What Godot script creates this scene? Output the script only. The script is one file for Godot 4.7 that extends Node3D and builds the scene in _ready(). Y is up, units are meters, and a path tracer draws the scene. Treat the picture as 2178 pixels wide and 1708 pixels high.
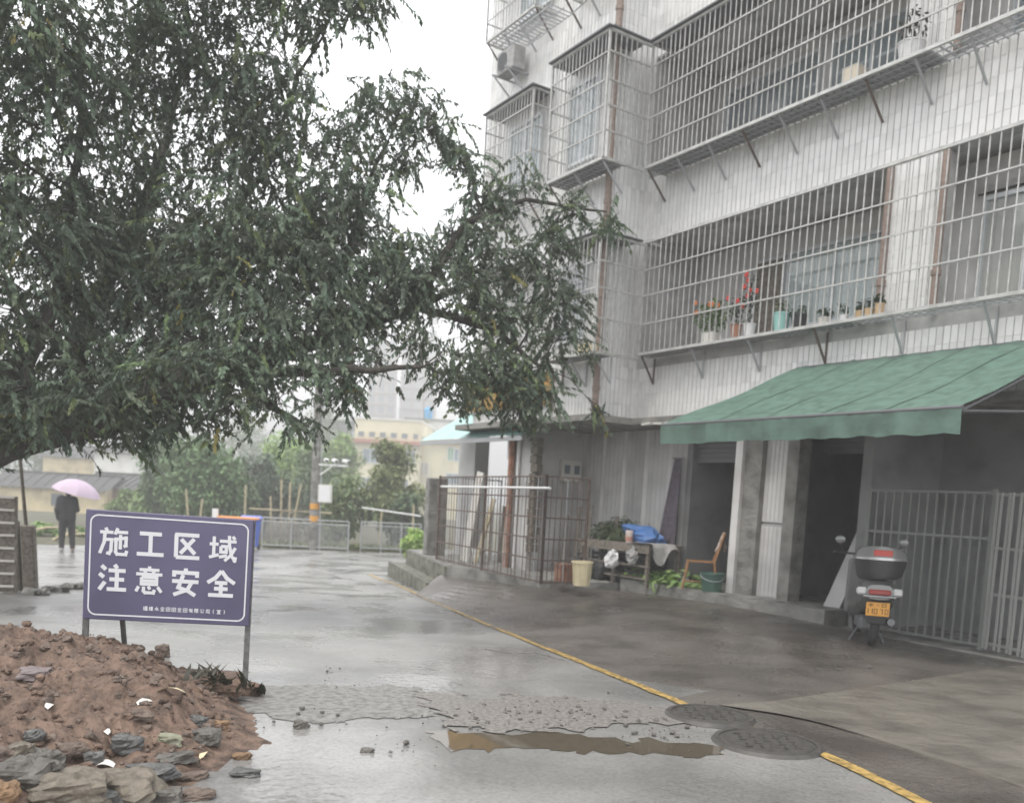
extends Node3D
# A wet village road on an overcast, rainy day: apartment block with caged balconies on the right,
# a broad tree on the left, a purple construction sign by a heap of rubble.

# ------------------------------------------------------------------ camera model (photo pixels, 2178 x 1708)
const PW := 2178.0
const PH := 1708.0
const FOC := 1900.0
const ROLL := 0.0558505
const PITCH := 0.0861494
const CX := 1089.0
const CY := 1233.6
var CAM := Vector3(0, 1.4, 0)
var CR := Vector3.RIGHT
var CU := Vector3.UP
var CF := Vector3.FORWARD
var UU := Vector3(0.548225, 0, 0.836331)      # along the facade, towards the right
var NN := Vector3(-0.836331, 0, 0.548225)     # out of the facade
const KW := -9.8

var rng := RandomNumberGenerator.new()
var taken := {}
var M := {}
var noise := FastNoiseLite.new()


func ray(px: float, py: float) -> Vector3:
	return (CR * (px - CX) - CU * (py - CY) + CF * FOC).normalized()

func PX(px: float, py: float, depth: float) -> Vector3:
	var v := ray(px, py)
	return CAM + v * (depth / -v.z)

func lev(px: float, py: float, h: float) -> Vector3:
	var v := ray(px, py)
	return CAM + v * ((h - CAM.y) / v.y)

func road_h(z: float) -> float:
	var d := -z
	if d < 7.0: return 0.0
	if d < 20.0: return -0.5 * (d - 7.0) / 13.0
	if d < 32.0: return -0.5
	if d < 60.0: return -0.5 - 0.5 * (d - 32.0) / 28.0
	return -1.0

func G(px: float, py: float) -> Vector3:
	var h := 0.0
	var p := Vector3.ZERO
	for i in 12:
		p = lev(px, py, h)
		h = road_h(p.z)
	return p

func FN(px: float, py: float, n: float) -> Vector2:     # pixel -> (u, y) on the facade plane n
	var v := ray(px, py)
	var t := (KW + n - NN.dot(CAM)) / NN.dot(v)
	var p := CAM + v * t
	return Vector2(UU.dot(p), p.y)

func FW(u: float, y: float, n: float) -> Vector3:
	return UU * u + NN * (KW + n) + Vector3.UP * y

func FX(u: float, y: float, n: float, turn := 0.0) -> Transform3D:
	return Transform3D(Basis(UU, Vector3.UP, NN) * Basis(Vector3.UP, turn), FW(u, y, n))

func sstep(a: float, b: float, x: float) -> float:
	var t: float = clamp((x - a) / (b - a), 0.0, 1.0)
	return t * t * (3.0 - 2.0 * t)

func heap_h(x: float, z: float) -> float:               # the heap of spoil at the left
	var edge: float
	if z < -4.86: edge = lerp(-1.28, -1.95, clamp((-4.86 - z) / 1.3, 0.0, 1.0))
	else: edge = lerp(-1.28, -1.55, clamp((z + 4.86) / 1.6, 0.0, 1.0))
	edge += 0.12 * noise.get_noise_2d(x * 60.0 + 700.0, z * 60.0)
	var across := sstep(0.0, 1.05, edge - x)
	var along := sstep(-6.75, -5.75, z) * lerpf(1.0, 0.45, sstep(-5.6, -3.6, z))
	var h: float = 0.345 * across * along
	if h > 0.0:
		h += (0.12 * noise.get_noise_2d(x * 120.0, z * 120.0) + 0.09 * noise.get_noise_2d(x * 330.0, z * 330.0) + 0.04 * noise.get_noise_2d(x * 900.0, z * 900.0)) * sstep(0.0, 0.12, h)
		h += 0.03 * sstep(0.0, 0.02, h)
	return h

func on_heap(px: float, py: float) -> Vector3:
	var v := ray(px, py)
	var t := 2.0
	while t < 12.0:
		var p := CAM + v * t
		if p.y < maxf(heap_h(p.x, p.z), road_h(p.z)): return p
		t += 0.01
	return CAM + v * t

# ------------------------------------------------------------------ nodes, names, metas
func numbered(called: String) -> String:
	if not taken.has(called):
		taken[called] = 0
		return called
	taken[called] += 1
	return "%s_%03d" % [called, taken[called]]

func thing(called: String, label: String, category: String, xf := Transform3D(), group := "") -> Node3D:
	var o := Node3D.new()
	o.name = numbered(called)
	add_child(o, true)
	o.transform = xf
	tag(o, label, category, group)
	return o

func tag(o: Node3D, label: String, category: String, group := "") -> void:
	o.set_meta("label", label)
	o.set_meta("category", category)
	if group != "": o.set_meta("group", group)

func put(called: String, mesh: Mesh, m: Material, parent: Node = null, xf := Transform3D()) -> MeshInstance3D:
	var o := MeshInstance3D.new()
	o.mesh = mesh
	if m != null: o.material_override = m
	if parent == null:
		o.name = numbered(called)
		add_child(o, true)
	else:
		o.name = called
		parent.add_child(o, true)
	o.transform = xf
	return o

func obj(called: String, s: SurfaceTool, m: Material, parent: Node = null, xf := Transform3D()) -> MeshInstance3D:
	return put(called, s.commit(), m, parent, xf)

func struct(called: String, s: SurfaceTool, m: Material) -> MeshInstance3D:
	var o := obj(called, s, m)
	o.set_meta("kind", "structure")
	return o

func many(called: String, mesh: Mesh, m: Material, xfs: Array, parent: Node, cols := []) -> MultiMeshInstance3D:
	var mm := MultiMesh.new()
	mm.transform_format = MultiMesh.TRANSFORM_3D
	mm.use_colors = cols.size() > 0
	mm.mesh = mesh
	mm.instance_count = xfs.size()
	for i in xfs.size():
		mm.set_instance_transform(i, xfs[i])
		if cols.size() > 0: mm.set_instance_color(i, cols[i])
	var o := MultiMeshInstance3D.new()
	o.multimesh = mm
	o.material_override = m
	if parent == null:
		o.name = numbered(called)
		add_child(o, true)
	else:
		o.name = called
		parent.add_child(o, true)
	o.set_meta("kind", "stuff")
	return o

# ------------------------------------------------------------------ shapes
func st0() -> SurfaceTool:
	var s := SurfaceTool.new()
	s.begin(Mesh.PRIMITIVE_TRIANGLES)
	return s

func tri(s: SurfaceTool, a: Vector3, b: Vector3, c: Vector3, n: Vector3) -> void:
	if (b - a).cross(c - a).dot(n) > 0.0:
		var t := b
		b = c
		c = t
	for p in [a, b, c]:
		s.set_normal(n)
		s.add_vertex(p)

func face(s: SurfaceTool, pts: Array, n: Vector3) -> void:
	for i in range(1, pts.size() - 1):
		tri(s, pts[0], pts[i], pts[i + 1], n)

func flat(s: SurfaceTool, pts: Array, out: Vector3) -> void:      # flat face, normal computed, on the side of out
	var n: Vector3 = (pts[1] - pts[0]).cross(pts[2] - pts[0]).normalized()
	if n.dot(out) < 0.0: n = -n
	face(s, pts, n)

func box(s: SurfaceTool, c: Vector3, size: Vector3, b := Basis()) -> void:
	var h := size * 0.5
	for ax in 3:
		for sg in [-1.0, 1.0]:
			var n := Vector3.ZERO
			n[ax] = sg
			var u := Vector3.ZERO
			u[(ax + 1) % 3] = h[(ax + 1) % 3]
			var v := Vector3.ZERO
			v[(ax + 2) % 3] = h[(ax + 2) % 3]
			var o: Vector3 = n * h[ax]
			face(s, [c + b * (o - u - v), c + b * (o + u - v), c + b * (o + u + v), c + b * (o - u + v)], (b * n).normalized())

func span(s: SurfaceTool, u0: float, u1: float, y0: float, y1: float, n0: float, n1: float) -> void:
	box(s, Vector3((u0 + u1) / 2, (y0 + y1) / 2, (n0 + n1) / 2), Vector3(u1 - u0, y1 - y0, n1 - n0))

func cbox(s: SurfaceTool, c: Vector3, size: Vector3, bev: float, b := Basis()) -> void:   # chamfered box
	var h := size * 0.5
	for ax in 3:
		var a1 := (ax + 1) % 3
		var a2 := (ax + 2) % 3
		for sg in [-1.0, 1.0]:
			var n := Vector3.ZERO
			n[ax] = sg
			var pts := []
			for q in [[-1, -1], [1, -1], [1, 1], [-1, 1]]:
				var p := Vector3.ZERO
				p[ax] = sg * h[ax]
				p[a1] = q[0] * (h[a1] - bev)
				p[a2] = q[1] * (h[a2] - bev)
				pts.append(c + b * p)
			face(s, pts, b * n)
		for s1 in [-1.0, 1.0]:
			for s2 in [-1.0, 1.0]:
				var pts := []
				for q in [[0, -1], [1, -1], [1, 1], [0, 1]]:
					var p := Vector3.ZERO
					p[ax] = q[1] * (h[ax] - bev)
					p[a1] = s1 * (h[a1] - (bev if q[0] == 0 else 0.0))
					p[a2] = s2 * (h[a2] - (0.0 if q[0] == 0 else bev))
					pts.append(c + b * p)
				var nn := Vector3.ZERO
				nn[a1] = s1
				nn[a2] = s2
				face(s, pts, (b * nn).normalized())
	for sx in [-1.0, 1.0]:
		for sy in [-1.0, 1.0]:
			for sz in [-1.0, 1.0]:
				var d := Vector3(sx, sy, sz)
				var k := h - Vector3(bev, bev, bev)
				face(s, [c + b * (d * Vector3(h.x, k.y, k.z)), c + b * (d * Vector3(k.x, h.y, k.z)), c + b * (d * Vector3(k.x, k.y, h.z))], (b * d).normalized())

func frame_of(d: Vector3) -> Array:
	var u := d.cross(Vector3.UP if absf(d.y) < 0.95 else Vector3.RIGHT).normalized()
	return [u, u.cross(d).normalized()]

func tube(s: SurfaceTool, pts: Array, rad: Array, seg := 7, caps := true) -> void:
	var rings := []
	for i in pts.size():
		var d: Vector3 = (pts[mini(i + 1, pts.size() - 1)] - pts[maxi(i - 1, 0)]).normalized()
		var fr := frame_of(d)
		var ring := []
		for k in seg:
			var a := TAU * k / seg
			var n: Vector3 = fr[0] * cos(a) + fr[1] * sin(a)
			ring.append([pts[i] + n * rad[i], n])
		rings.append([ring, d])
	for i in pts.size() - 1:
		for k in seg:
			var a = rings[i][0][k]
			var b = rings[i][0][(k + 1) % seg]
			var c = rings[i + 1][0][(k + 1) % seg]
			var e = rings[i + 1][0][k]
			smooth4(s, a, b, c, e)
	if caps:
		var r0 := []
		for q in rings[0][0]: r0.append(q[0])
		face(s, r0, -rings[0][1])
		var r1 := []
		for q in rings[-1][0]: r1.append(q[0])
		face(s, r1, rings[-1][1])

func smooth4(s: SurfaceTool, a: Array, b: Array, c: Array, d: Array) -> void:
	for t in [[a, b, c], [a, c, d]]:
		var n: Vector3 = t[0][1] + t[1][1] + t[2][1]
		var cr: Vector3 = (t[1][0] - t[0][0]).cross(t[2][0] - t[0][0])
		var o: Array = t if cr.dot(n) <= 0.0 else [t[0], t[2], t[1]]
		for v in o:
			s.set_normal(v[1])
			s.add_vertex(v[0])

func rod(s: SurfaceTool, a: Vector3, b: Vector3, r0: float, r1 := -1.0, seg := 6) -> void:
	tube(s, [a, b], [r0, r0 if r1 < 0.0 else r1], seg)

func bar(s: SurfaceTool, a: Vector3, b: Vector3, w: float, t: float, up := Vector3.UP) -> void:   # square bar
	var d := (b - a).normalized()
	var x := d.cross(up)
	if x.length() < 0.01: x = d.cross(Vector3.RIGHT)
	x = x.normalized()
	box(s, (a + b) / 2, Vector3(w, t, (b - a).length()), Basis(x, d.cross(x).normalized() * -1.0, -d))

func lathe(s: SurfaceTool, prof: Array, seg := 14, xf := Transform3D()) -> void:     # prof: Vector2(radius, y)
	for i in prof.size() - 1:
		var p: Vector2 = prof[i]
		var q: Vector2 = prof[i + 1]
		var nd := Vector2(q.y - p.y, -(q.x - p.x))
		if nd.length() < 0.000001: continue
		nd = nd.normalized()
		for k in seg:
			var v := []
			for w in [[p, k], [p, k + 1], [q, k + 1], [q, k]]:
				var a: float = TAU * w[1] / seg
				var dirv := Vector3(cos(a), 0, sin(a))
				v.append([xf * (dirv * w[0].x + Vector3.UP * w[0].y), (xf.basis * (dirv * nd.x + Vector3.UP * nd.y)).normalized()])
			smooth4(s, v[0], v[1], v[2], v[3])

func prism(s: SurfaceTool, poly: PackedVector2Array, y0: float, y1: float) -> void:   # polygon in (x, z), upright walls
	var idx := Geometry2D.triangulate_polygon(poly)
	for i in range(0, idx.size(), 3):
		var a := poly[idx[i]]
		var b := poly[idx[i + 1]]
		var c := poly[idx[i + 2]]
		tri(s, Vector3(a.x, y1, a.y), Vector3(b.x, y1, b.y), Vector3(c.x, y1, c.y), Vector3.UP)
	var mid := Vector2.ZERO
	for p in poly: mid += p / poly.size()
	for i in poly.size():
		var a := poly[i]
		var b := poly[(i + 1) % poly.size()]
		var n2 := Vector2((b - a).y, -(b - a).x).normalized()
		if Geometry2D.is_point_in_polygon((a + b) / 2 + n2 * 0.01, poly): n2 = -n2
		face(s, [Vector3(a.x, y0, a.y), Vector3(b.x, y0, b.y), Vector3(b.x, y1, b.y), Vector3(a.x, y1, a.y)], Vector3(n2.x, 0, n2.y))

func ground_sheet(s: SurfaceTool, poly: PackedVector2Array, lift: float) -> void:      # follows road_h exactly
	var cuts := [60.0, -7.0, -20.0, -32.0, -60.0, -900.0]
	for i in cuts.size() - 1:
		var strip := PackedVector2Array([Vector2(-900, cuts[i]), Vector2(900, cuts[i]), Vector2(900, cuts[i + 1]), Vector2(-900, cuts[i + 1])])
		for piece in Geometry2D.intersect_polygons(poly, strip):
			var idx := Geometry2D.triangulate_polygon(piece)
			for k in range(0, idx.size(), 3):
				var v := []
				for j in 3:
					var p: Vector2 = piece[idx[k + j]]
					v.append(Vector3(p.x, road_h(p.y) + lift, p.y))
				flat(s, v, Vector3.UP)

func blob(s: SurfaceTool, c: Vector3, size: Vector3, seed_at: float, rough: float, b := Basis(), nu := 10, nv := 7, smooth := false) -> void:
	var g := []
	for j in nv + 1:
		var row := []
		for i in nu:
			var th := PI * j / nv
			var ph := TAU * i / nu
			var d := Vector3(sin(th) * cos(ph), cos(th), sin(th) * sin(ph))
			var q := d
			if not smooth:
				var m := maxf(absf(d.x), maxf(absf(d.y), absf(d.z)))
				q = d.lerp(d / m * 0.85, 0.55)
			var k := 1.0 + rough * noise.get_noise_3d(d.x * 90.0 + seed_at * 37.0, d.y * 90.0 + seed_at * 11.0, d.z * 90.0) * 2.0 + rough * 0.35 * noise.get_noise_3d(d.x * 330.0 + seed_at * 17.0, d.y * 330.0, d.z * 330.0 + seed_at * 7.0)
			row.append([c + b * (q * k * size * 0.5), (b * (d / size)).normalized()])
		g.append(row)
	for j in nv:
		for i in nu:
			var a = g[j][i]
			var e = g[j][(i + 1) % nu]
			var f = g[j + 1][(i + 1) % nu]
			var h = g[j + 1][i]
			if smooth:
				smooth4(s, a, e, f, h)
			else:
				if j > 0: flat(s, [a[0], e[0], f[0]], a[1])
				if j < nv - 1: flat(s, [a[0], f[0], h[0]], h[1])

# ------------------------------------------------------------------ materials (colours as linear reflectance)
func srgb(r: float, g: float, b: float) -> Color:
	return Color(r, g, b).linear_to_srgb()

func mat(r: float, g: float, b: float, rough := 0.7, metal := 0.0) -> StandardMaterial3D:
	var m := StandardMaterial3D.new()
	m.albedo_color = srgb(r, g, b)
	m.roughness = rough
	m.metallic = metal
	return m

func ntex(freq: float, seed_n: int, stops: Array, cells := false, octaves := 5) -> NoiseTexture2D:    # stops: [pos, Color(sRGB)]
	var n := FastNoiseLite.new()
	n.seed = seed_n
	n.frequency = freq
	n.noise_type = FastNoiseLite.TYPE_CELLULAR if cells else FastNoiseLite.TYPE_SIMPLEX_SMOOTH
	n.fractal_octaves = octaves
	var t := NoiseTexture2D.new()
	t.width = 512
	t.height = 512
	t.seamless = true
	t.noise = n
	var g := Gradient.new()
	g.offsets = PackedFloat32Array()
	var offs := PackedFloat32Array()
	var cols := PackedColorArray()
	for q in stops:
		offs.append(q[0])
		cols.append(q[1])
	g.offsets = offs
	g.colors = cols
	t.color_ramp = g
	return t

func bump(freq: float, seed_n: int, strength: float) -> NoiseTexture2D:
	var n := FastNoiseLite.new()
	n.seed = seed_n
	n.frequency = freq
	n.fractal_octaves = 5
	var t := NoiseTexture2D.new()
	t.width = 512
	t.height = 512
	t.seamless = true
	t.as_normal_map = true
	t.bump_strength = strength
	t.noise = n
	return t

func worn(r: float, g: float, b: float, amount: float, freq: float, seed_n: int, scale: float, rough := 0.75, normal: Texture2D = null, nscale := 0.6) -> StandardMaterial3D:
	var m := StandardMaterial3D.new()
	var lo := 1.0 - amount
	var hi := 1.0 + amount * 0.6
	m.albedo_texture = ntex(freq, seed_n, [[0.2, srgb(r * lo, g * lo, b * lo)], [0.5, srgb(r, g, b)], [0.8, srgb(minf(r * hi, 0.9), minf(g * hi, 0.9), minf(b * hi, 0.9))]])
	m.roughness = rough
	m.uv1_triplanar = true
	m.uv1_world_triplanar = true
	m.uv1_scale = Vector3(scale, scale, scale)
	if normal != null:
		m.normal_enabled = true
		m.normal_texture = normal
		m.normal_scale = nscale
	return m

func leafmat(r: float, g: float, b: float) -> StandardMaterial3D:
	var m := mat(r, g, b, 0.68)
	m.vertex_color_use_as_albedo = true
	m.albedo_color = Color.WHITE
	m.backlight_enabled = true
	m.backlight = Color(0.42, 0.5, 0.28)
	return m

func make_materials() -> void:
	var grit := bump(0.05, 5, 6.0)
	var fine := bump(0.12, 9, 3.0)
	M.road = worn(0.25, 0.245, 0.235, 0.30, 0.006, 11, 0.16, 0.3, fine, 0.09)
	M.road.roughness = 1.0
	M.road.roughness_texture = ntex(0.007, 31, [[0.28, Color(0.17, 0.17, 0.17)], [0.5, Color(0.30, 0.30, 0.30)], [0.75, Color(0.44, 0.44, 0.44)]])
	M.forecourt = worn(0.122, 0.108, 0.096, 0.34, 0.008, 12, 0.2, 0.4, fine, 0.3)
	M.forecourt.roughness = 1.0
	M.forecourt.roughness_texture = ntex(0.006, 33, [[0.28, Color(0.22, 0.22, 0.22)], [0.55, Color(0.42, 0.42, 0.42)], [0.8, Color(0.62, 0.62, 0.62)]])
	var speck := ntex(0.45, 81, [[0.2, Color(0.84, 0.84, 0.84)], [0.5, Color(0.96, 0.96, 0.96)], [0.8, Color(1, 1, 1)]], false, 3)
	for m in [M.road, M.forecourt]:
		m.detail_enabled = true
		m.detail_blend_mode = BaseMaterial3D.BLEND_MODE_MUL
		m.detail_albedo = speck
	M.apron = worn(0.14, 0.127, 0.108, 0.34, 0.012, 13, 0.22, 0.42, grit, 0.35)
	M.patch = worn(0.19, 0.184, 0.172, 0.4, 0.05, 14, 0.5, 0.5, fine, 0.4)
	M.gravel = worn(0.19, 0.176, 0.163, 0.4, 0.05, 15, 0.9, 0.5, fine, 0.35)
	M.added_puddle = mat(0.085, 0.07, 0.05, 0.03)
	M.iron = worn(0.06, 0.056, 0.05, 0.4, 0.03, 63, 1.0, 0.5)
	M.soil = worn(0.138, 0.091, 0.067, 0.6, 0.02, 16, 0.7, 0.8, grit, 1.2)
	M.earth = worn(0.10, 0.095, 0.06, 0.5, 0.02, 17, 0.2, 0.9, grit, 0.8)
	M.yellow = worn(0.37, 0.25, 0.085, 0.55, 0.03, 18, 0.9, 0.45)
	M.concrete = worn(0.22, 0.215, 0.20, 0.45, 0.012, 19, 0.45, 0.75, grit, 0.5)
	M.mossy = worn(0.15, 0.15, 0.12, 0.6, 0.012, 20, 0.6, 0.7, grit, 0.7)
	M.grout = worn(0.40, 0.395, 0.39, 0.3, 0.02, 21, 0.3, 0.8)
	M.plaster = worn(0.58, 0.57, 0.56, 0.22, 0.008, 22, 0.22, 0.75, fine, 0.2)
	M.shopwall = worn(0.46, 0.455, 0.45, 0.3, 0.008, 23, 0.25, 0.7)
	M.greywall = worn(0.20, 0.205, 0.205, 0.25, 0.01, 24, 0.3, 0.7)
	M.darkwall = worn(0.22, 0.215, 0.225, 0.3, 0.01, 25, 0.3, 0.8)
	M.tile = worn(0.695, 0.69, 0.68, 0.14, 0.005, 26, 0.35, 0.3)
	M.tile_b = worn(0.67, 0.665, 0.655, 0.14, 0.005, 27, 0.35, 0.33)
	M.tile_c = worn(0.715, 0.71, 0.70, 0.14, 0.005, 28, 0.35, 0.28)
	M.steel = worn(0.44, 0.435, 0.42, 0.3, 0.02, 62, 0.7, 0.45)
	M.steel.metallic = 0.3
	M.steel_dull = mat(0.40, 0.41, 0.42, 0.5, 0.3)
	M.dark_steel = mat(0.13, 0.135, 0.14, 0.5, 0.3)
	M.rust = worn(0.12, 0.085, 0.07, 0.5, 0.03, 29, 1.2, 0.75)
	M.gate = mat(0.20, 0.215, 0.20, 0.5, 0.2)
	M.gate_pale = mat(0.34, 0.35, 0.33, 0.5, 0.2)
	M.pipe = worn(0.25, 0.185, 0.155, 0.3, 0.03, 30, 1.0, 0.6)
	M.white = mat(0.72, 0.72, 0.72, 0.5)
	M.offwhite = mat(0.6, 0.58, 0.54, 0.6)
	M.frame = mat(0.62, 0.64, 0.66, 0.4, 0.2)
	M.cream = worn(0.66, 0.58, 0.38, 0.15, 0.01, 34, 0.4, 0.7)
	M.glass = mat(0.10, 0.13, 0.16, 0.06)
	M.glass.metallic_specular = 0.8
	M.glass_blue = mat(0.20, 0.26, 0.30, 0.08)
	M.curtain = worn(0.50, 0.58, 0.55, 0.12, 0.01, 35, 0.5, 0.85)
	M.curtain_beige = worn(0.46, 0.42, 0.36, 0.2, 0.01, 36, 0.5, 0.85)
	M.awning = worn(0.095, 0.168, 0.132, 0.35, 0.012, 37, 0.8, 0.55)
	M.awning.backlight_enabled = true
	M.awning.backlight = Color(0.15, 0.25, 0.2)
	M.valance = worn(0.098, 0.16, 0.132, 0.35, 0.012, 38, 0.5, 0.6)
	M.valance.backlight_enabled = true
	M.valance.backlight = Color(0.15, 0.25, 0.2)
	M.turq = worn(0.30, 0.50, 0.47, 0.2, 0.01, 39, 0.3, 0.4)
	M.orange_sheet = worn(0.42, 0.24, 0.06, 0.2, 0.01, 40, 0.4, 0.6)
	M.bark = worn(0.055, 0.048, 0.04, 0.5, 0.03, 41, 1.2, 0.85, grit, 1.0)
	M.leaf = leafmat(0.05, 0.08, 0.04)
	M.sign = worn(0.088, 0.08, 0.145, 0.16, 0.006, 42, 0.5, 0.35)
	M.sign_white = mat(0.62, 0.62, 0.64, 0.45)
	M.post = worn(0.13, 0.13, 0.125, 0.4, 0.03, 43, 1.0, 0.6)
	M.black = mat(0.025, 0.025, 0.027, 0.55)
	M.rubber = mat(0.022, 0.022, 0.023, 0.75)
	M.silver = mat(0.55, 0.55, 0.56, 0.25, 0.8)
	M.body = mat(0.23, 0.235, 0.23, 0.25, 0.3)
	M.red = mat(0.45, 0.06, 0.05, 0.25)
	M.plate = mat(0.62, 0.30, 0.05, 0.45)
	M.wood = worn(0.30, 0.15, 0.065, 0.35, 0.02, 44, 1.2, 0.55)
	M.bamboo = worn(0.42, 0.36, 0.24, 0.35, 0.02, 45, 1.0, 0.7)
	M.timber = worn(0.19, 0.165, 0.14, 0.45, 0.02, 46, 1.2, 0.85, grit, 0.6)
	M.blue = mat(0.07, 0.13, 0.50, 0.4)
	M.tarp = mat(0.05, 0.14, 0.36, 0.5)
	M.tank = mat(0.04, 0.33, 0.62, 0.4)
	M.purple_cloth = worn(0.12, 0.10, 0.125, 0.3, 0.02, 47, 0.8, 0.9)
	M.grey_cloth = worn(0.34, 0.335, 0.33, 0.25, 0.02, 48, 0.8, 0.9)
	M.old_yellow = worn(0.62, 0.52, 0.33, 0.25, 0.01, 49, 0.12, 0.85)
	M.old_white = worn(0.74, 0.73, 0.70, 0.12, 0.01, 50, 0.12, 0.8)
	M.roof_tile = worn(0.075, 0.075, 0.075, 0.4, 0.03, 51, 0.3, 0.8)
	M.block = worn(0.66, 0.61, 0.44, 0.12, 0.01, 52, 0.06, 0.8)
	M.red_trim = worn(0.40, 0.17, 0.12, 0.2, 0.01, 53, 0.3, 0.8)
	M.tower = worn(0.40, 0.33, 0.30, 0.2, 0.01, 54, 0.05, 0.85)
	M.brick_red = worn(0.30, 0.15, 0.10, 0.4, 0.02, 55, 0.6, 0.85)
	M.jacket = worn(0.022, 0.022, 0.025, 0.3, 0.02, 56, 1.0, 0.85)
	M.umbrella = mat(0.50, 0.40, 0.49, 0.6)
	M.umbrella.backlight_enabled = true
	M.umbrella.backlight = Color(0.4, 0.32, 0.39)
	M.rock_a = worn(0.105, 0.097, 0.086, 0.4, 0.02, 57, 1.2, 0.6, grit, 0.8)
	M.rock_b = worn(0.145, 0.125, 0.098, 0.4, 0.02, 58, 1.2, 0.7, grit, 0.8)
	M.rock_c = worn(0.088, 0.088, 0.085, 0.35, 0.02, 59, 1.2, 0.45, grit, 0.6)
	M.rock_e = worn(0.20, 0.125, 0.07, 0.35, 0.02, 61, 1.2, 0.75, grit, 0.8)
	M.rock_d = worn(0.13, 0.097, 0.078, 0.4, 0.02, 60, 1.2, 0.75, grit, 0.8)

# ------------------------------------------------------------------
func _ready() -> void:
	rng.seed = 20240611
	noise.seed = 4
	noise.frequency = 0.01
	set_camera_and_light()
	make_materials()
	build_ground()
	build_block()
	build_balcony_things()
	build_shopfront()
	build_street_things()
	build_heap_and_sign()
	build_tree()
	build_background()

func set_camera_and_light() -> void:
	CF = Vector3(0, -sin(PITCH), -cos(PITCH))
	var right := Vector3.RIGHT
	var up := right.cross(CF)
	CR = right * cos(ROLL) + up * sin(ROLL)
	CU = -right * sin(ROLL) + up * cos(ROLL)
	var cam := Camera3D.new()
	cam.name = "camera"
	add_child(cam)
	cam.transform = Transform3D(Basis(CR, CU, -CF), CAM)
	var near := 0.05
	cam.keep_aspect = Camera3D.KEEP_HEIGHT
	cam.set_frustum(near * PH / FOC, Vector2(0, near * (CY - PH / 2.0) / FOC), near, 1500.0)
	cam.current = true
	var lensing := CameraAttributesPhysical.new()      # hand-held phone: slightly soft away from the sign
	lensing.frustum_near = near
	lensing.frustum_far = 1500.0
	lensing.frustum_focal_length = 35.0
	lensing.frustum_focus_distance = 5.2
	lensing.exposure_aperture = 2.2
	cam.attributes = lensing
	cam.set_frustum(near * PH / FOC, Vector2(0, near * (CY - PH / 2.0) / FOC), near, 1500.0)
	var env := Environment.new()
	var sky_mat := ProceduralSkyMaterial.new()
	sky_mat.sky_top_color = Color(0.825, 0.835, 0.85)
	sky_mat.sky_horizon_color = Color(0.915, 0.918, 0.925)
	sky_mat.sky_curve = 0.2
	sky_mat.ground_horizon_color = Color(0.62, 0.63, 0.63)
	sky_mat.ground_bottom_color = Color(0.4, 0.4, 0.4)
	sky_mat.sun_angle_max = 0.0
	var sky := Sky.new()
	sky.sky_material = sky_mat
	env.background_mode = Environment.BG_SKY
	env.sky = sky
	env.tonemap_mode = Environment.TONE_MAPPER_LINEAR
	env.tonemap_exposure = 4.0
	env.fog_enabled = true
	env.fog_density = 0.0052
	env.fog_light_color = Color(0.95, 0.95, 0.945)
	env.sdfgi_enabled = true
	env.ssao_enabled = true
	env.ssil_enabled = true
	var we := WorldEnvironment.new()
	we.name = "world"
	we.environment = env
	add_child(we)
	var sun := DirectionalLight3D.new()
	sun.name = "sun"
	sun.light_energy = 0.25
	sun.light_angular_distance = 25.0
	sun.light_color = Color(1.0, 0.98, 0.95)
	sun.shadow_enabled = true
	add_child(sun)
	sun.look_at_from_position(Vector3.ZERO, Vector3(0.35, -1.0, -0.35), Vector3.UP)

# ------------------------------------------------------------------ the setting
func xz(p: Vector3) -> Vector2:
	return Vector2(p.x, p.z)

func poly_px(pts: Array) -> PackedVector2Array:
	var r := PackedVector2Array()
	for q in pts: r.append(xz(G(q[0], q[1])))
	return r

func ragged(poly: PackedVector2Array, amp: float, step: float, k: float) -> PackedVector2Array:
	var r := PackedVector2Array()
	for i in poly.size():
		var a := poly[i]
		var b := poly[(i + 1) % poly.size()]
		var n := maxi(1, int((b - a).length() / step))
		for j in n:
			var p := a.lerp(b, float(j) / n)
			r.append(p + Vector2(noise.get_noise_2d(p.x * 260.0 + k, p.y * 260.0), noise.get_noise_2d(p.x * 260.0, p.y * 260.0 + k + 90.0)) * amp * 2.0 + Vector2(noise.get_noise_2d(p.x * 900.0 + k, p.y * 900.0), noise.get_noise_2d(p.x * 900.0, p.y * 900.0 + k + 30.0)) * amp * 0.9)
	return r

const FU := [-14.45, -13.8, -12.0, -10.5, -9.0, -7.5, -6.0, -4.6, -3.0, -1.2, 1.0]
const F_FRONT := [2.42, 2.62, 3.15, 3.6, 4.05, 4.5, 4.88, 5.15, 5.4, 5.9, 6.6]
const F_BACK := [1.9, 1.75, 1.5, 0.62, 0.36, 0.36, 0.3, 0.1, -0.2, -0.4, -0.6]
const F_BY := [0.0, 0.03, 0.08, 0.12, 0.13, 0.10, 0.05, 0.04, 0.04, 0.04, 0.04]

func forecourt_p(i: int, t: float) -> Vector3:
	var f := FW(FU[i], 0, F_FRONT[i])
	f.y = road_h(f.z) + 0.005
	var b := FW(FU[i], F_BY[i], F_BACK[i])
	var p := f.lerp(b, t)
	p.y = lerp(f.y, b.y, sstep(0.0, 1.0, t) * 0.45 + t * 0.55)
	return p

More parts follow.
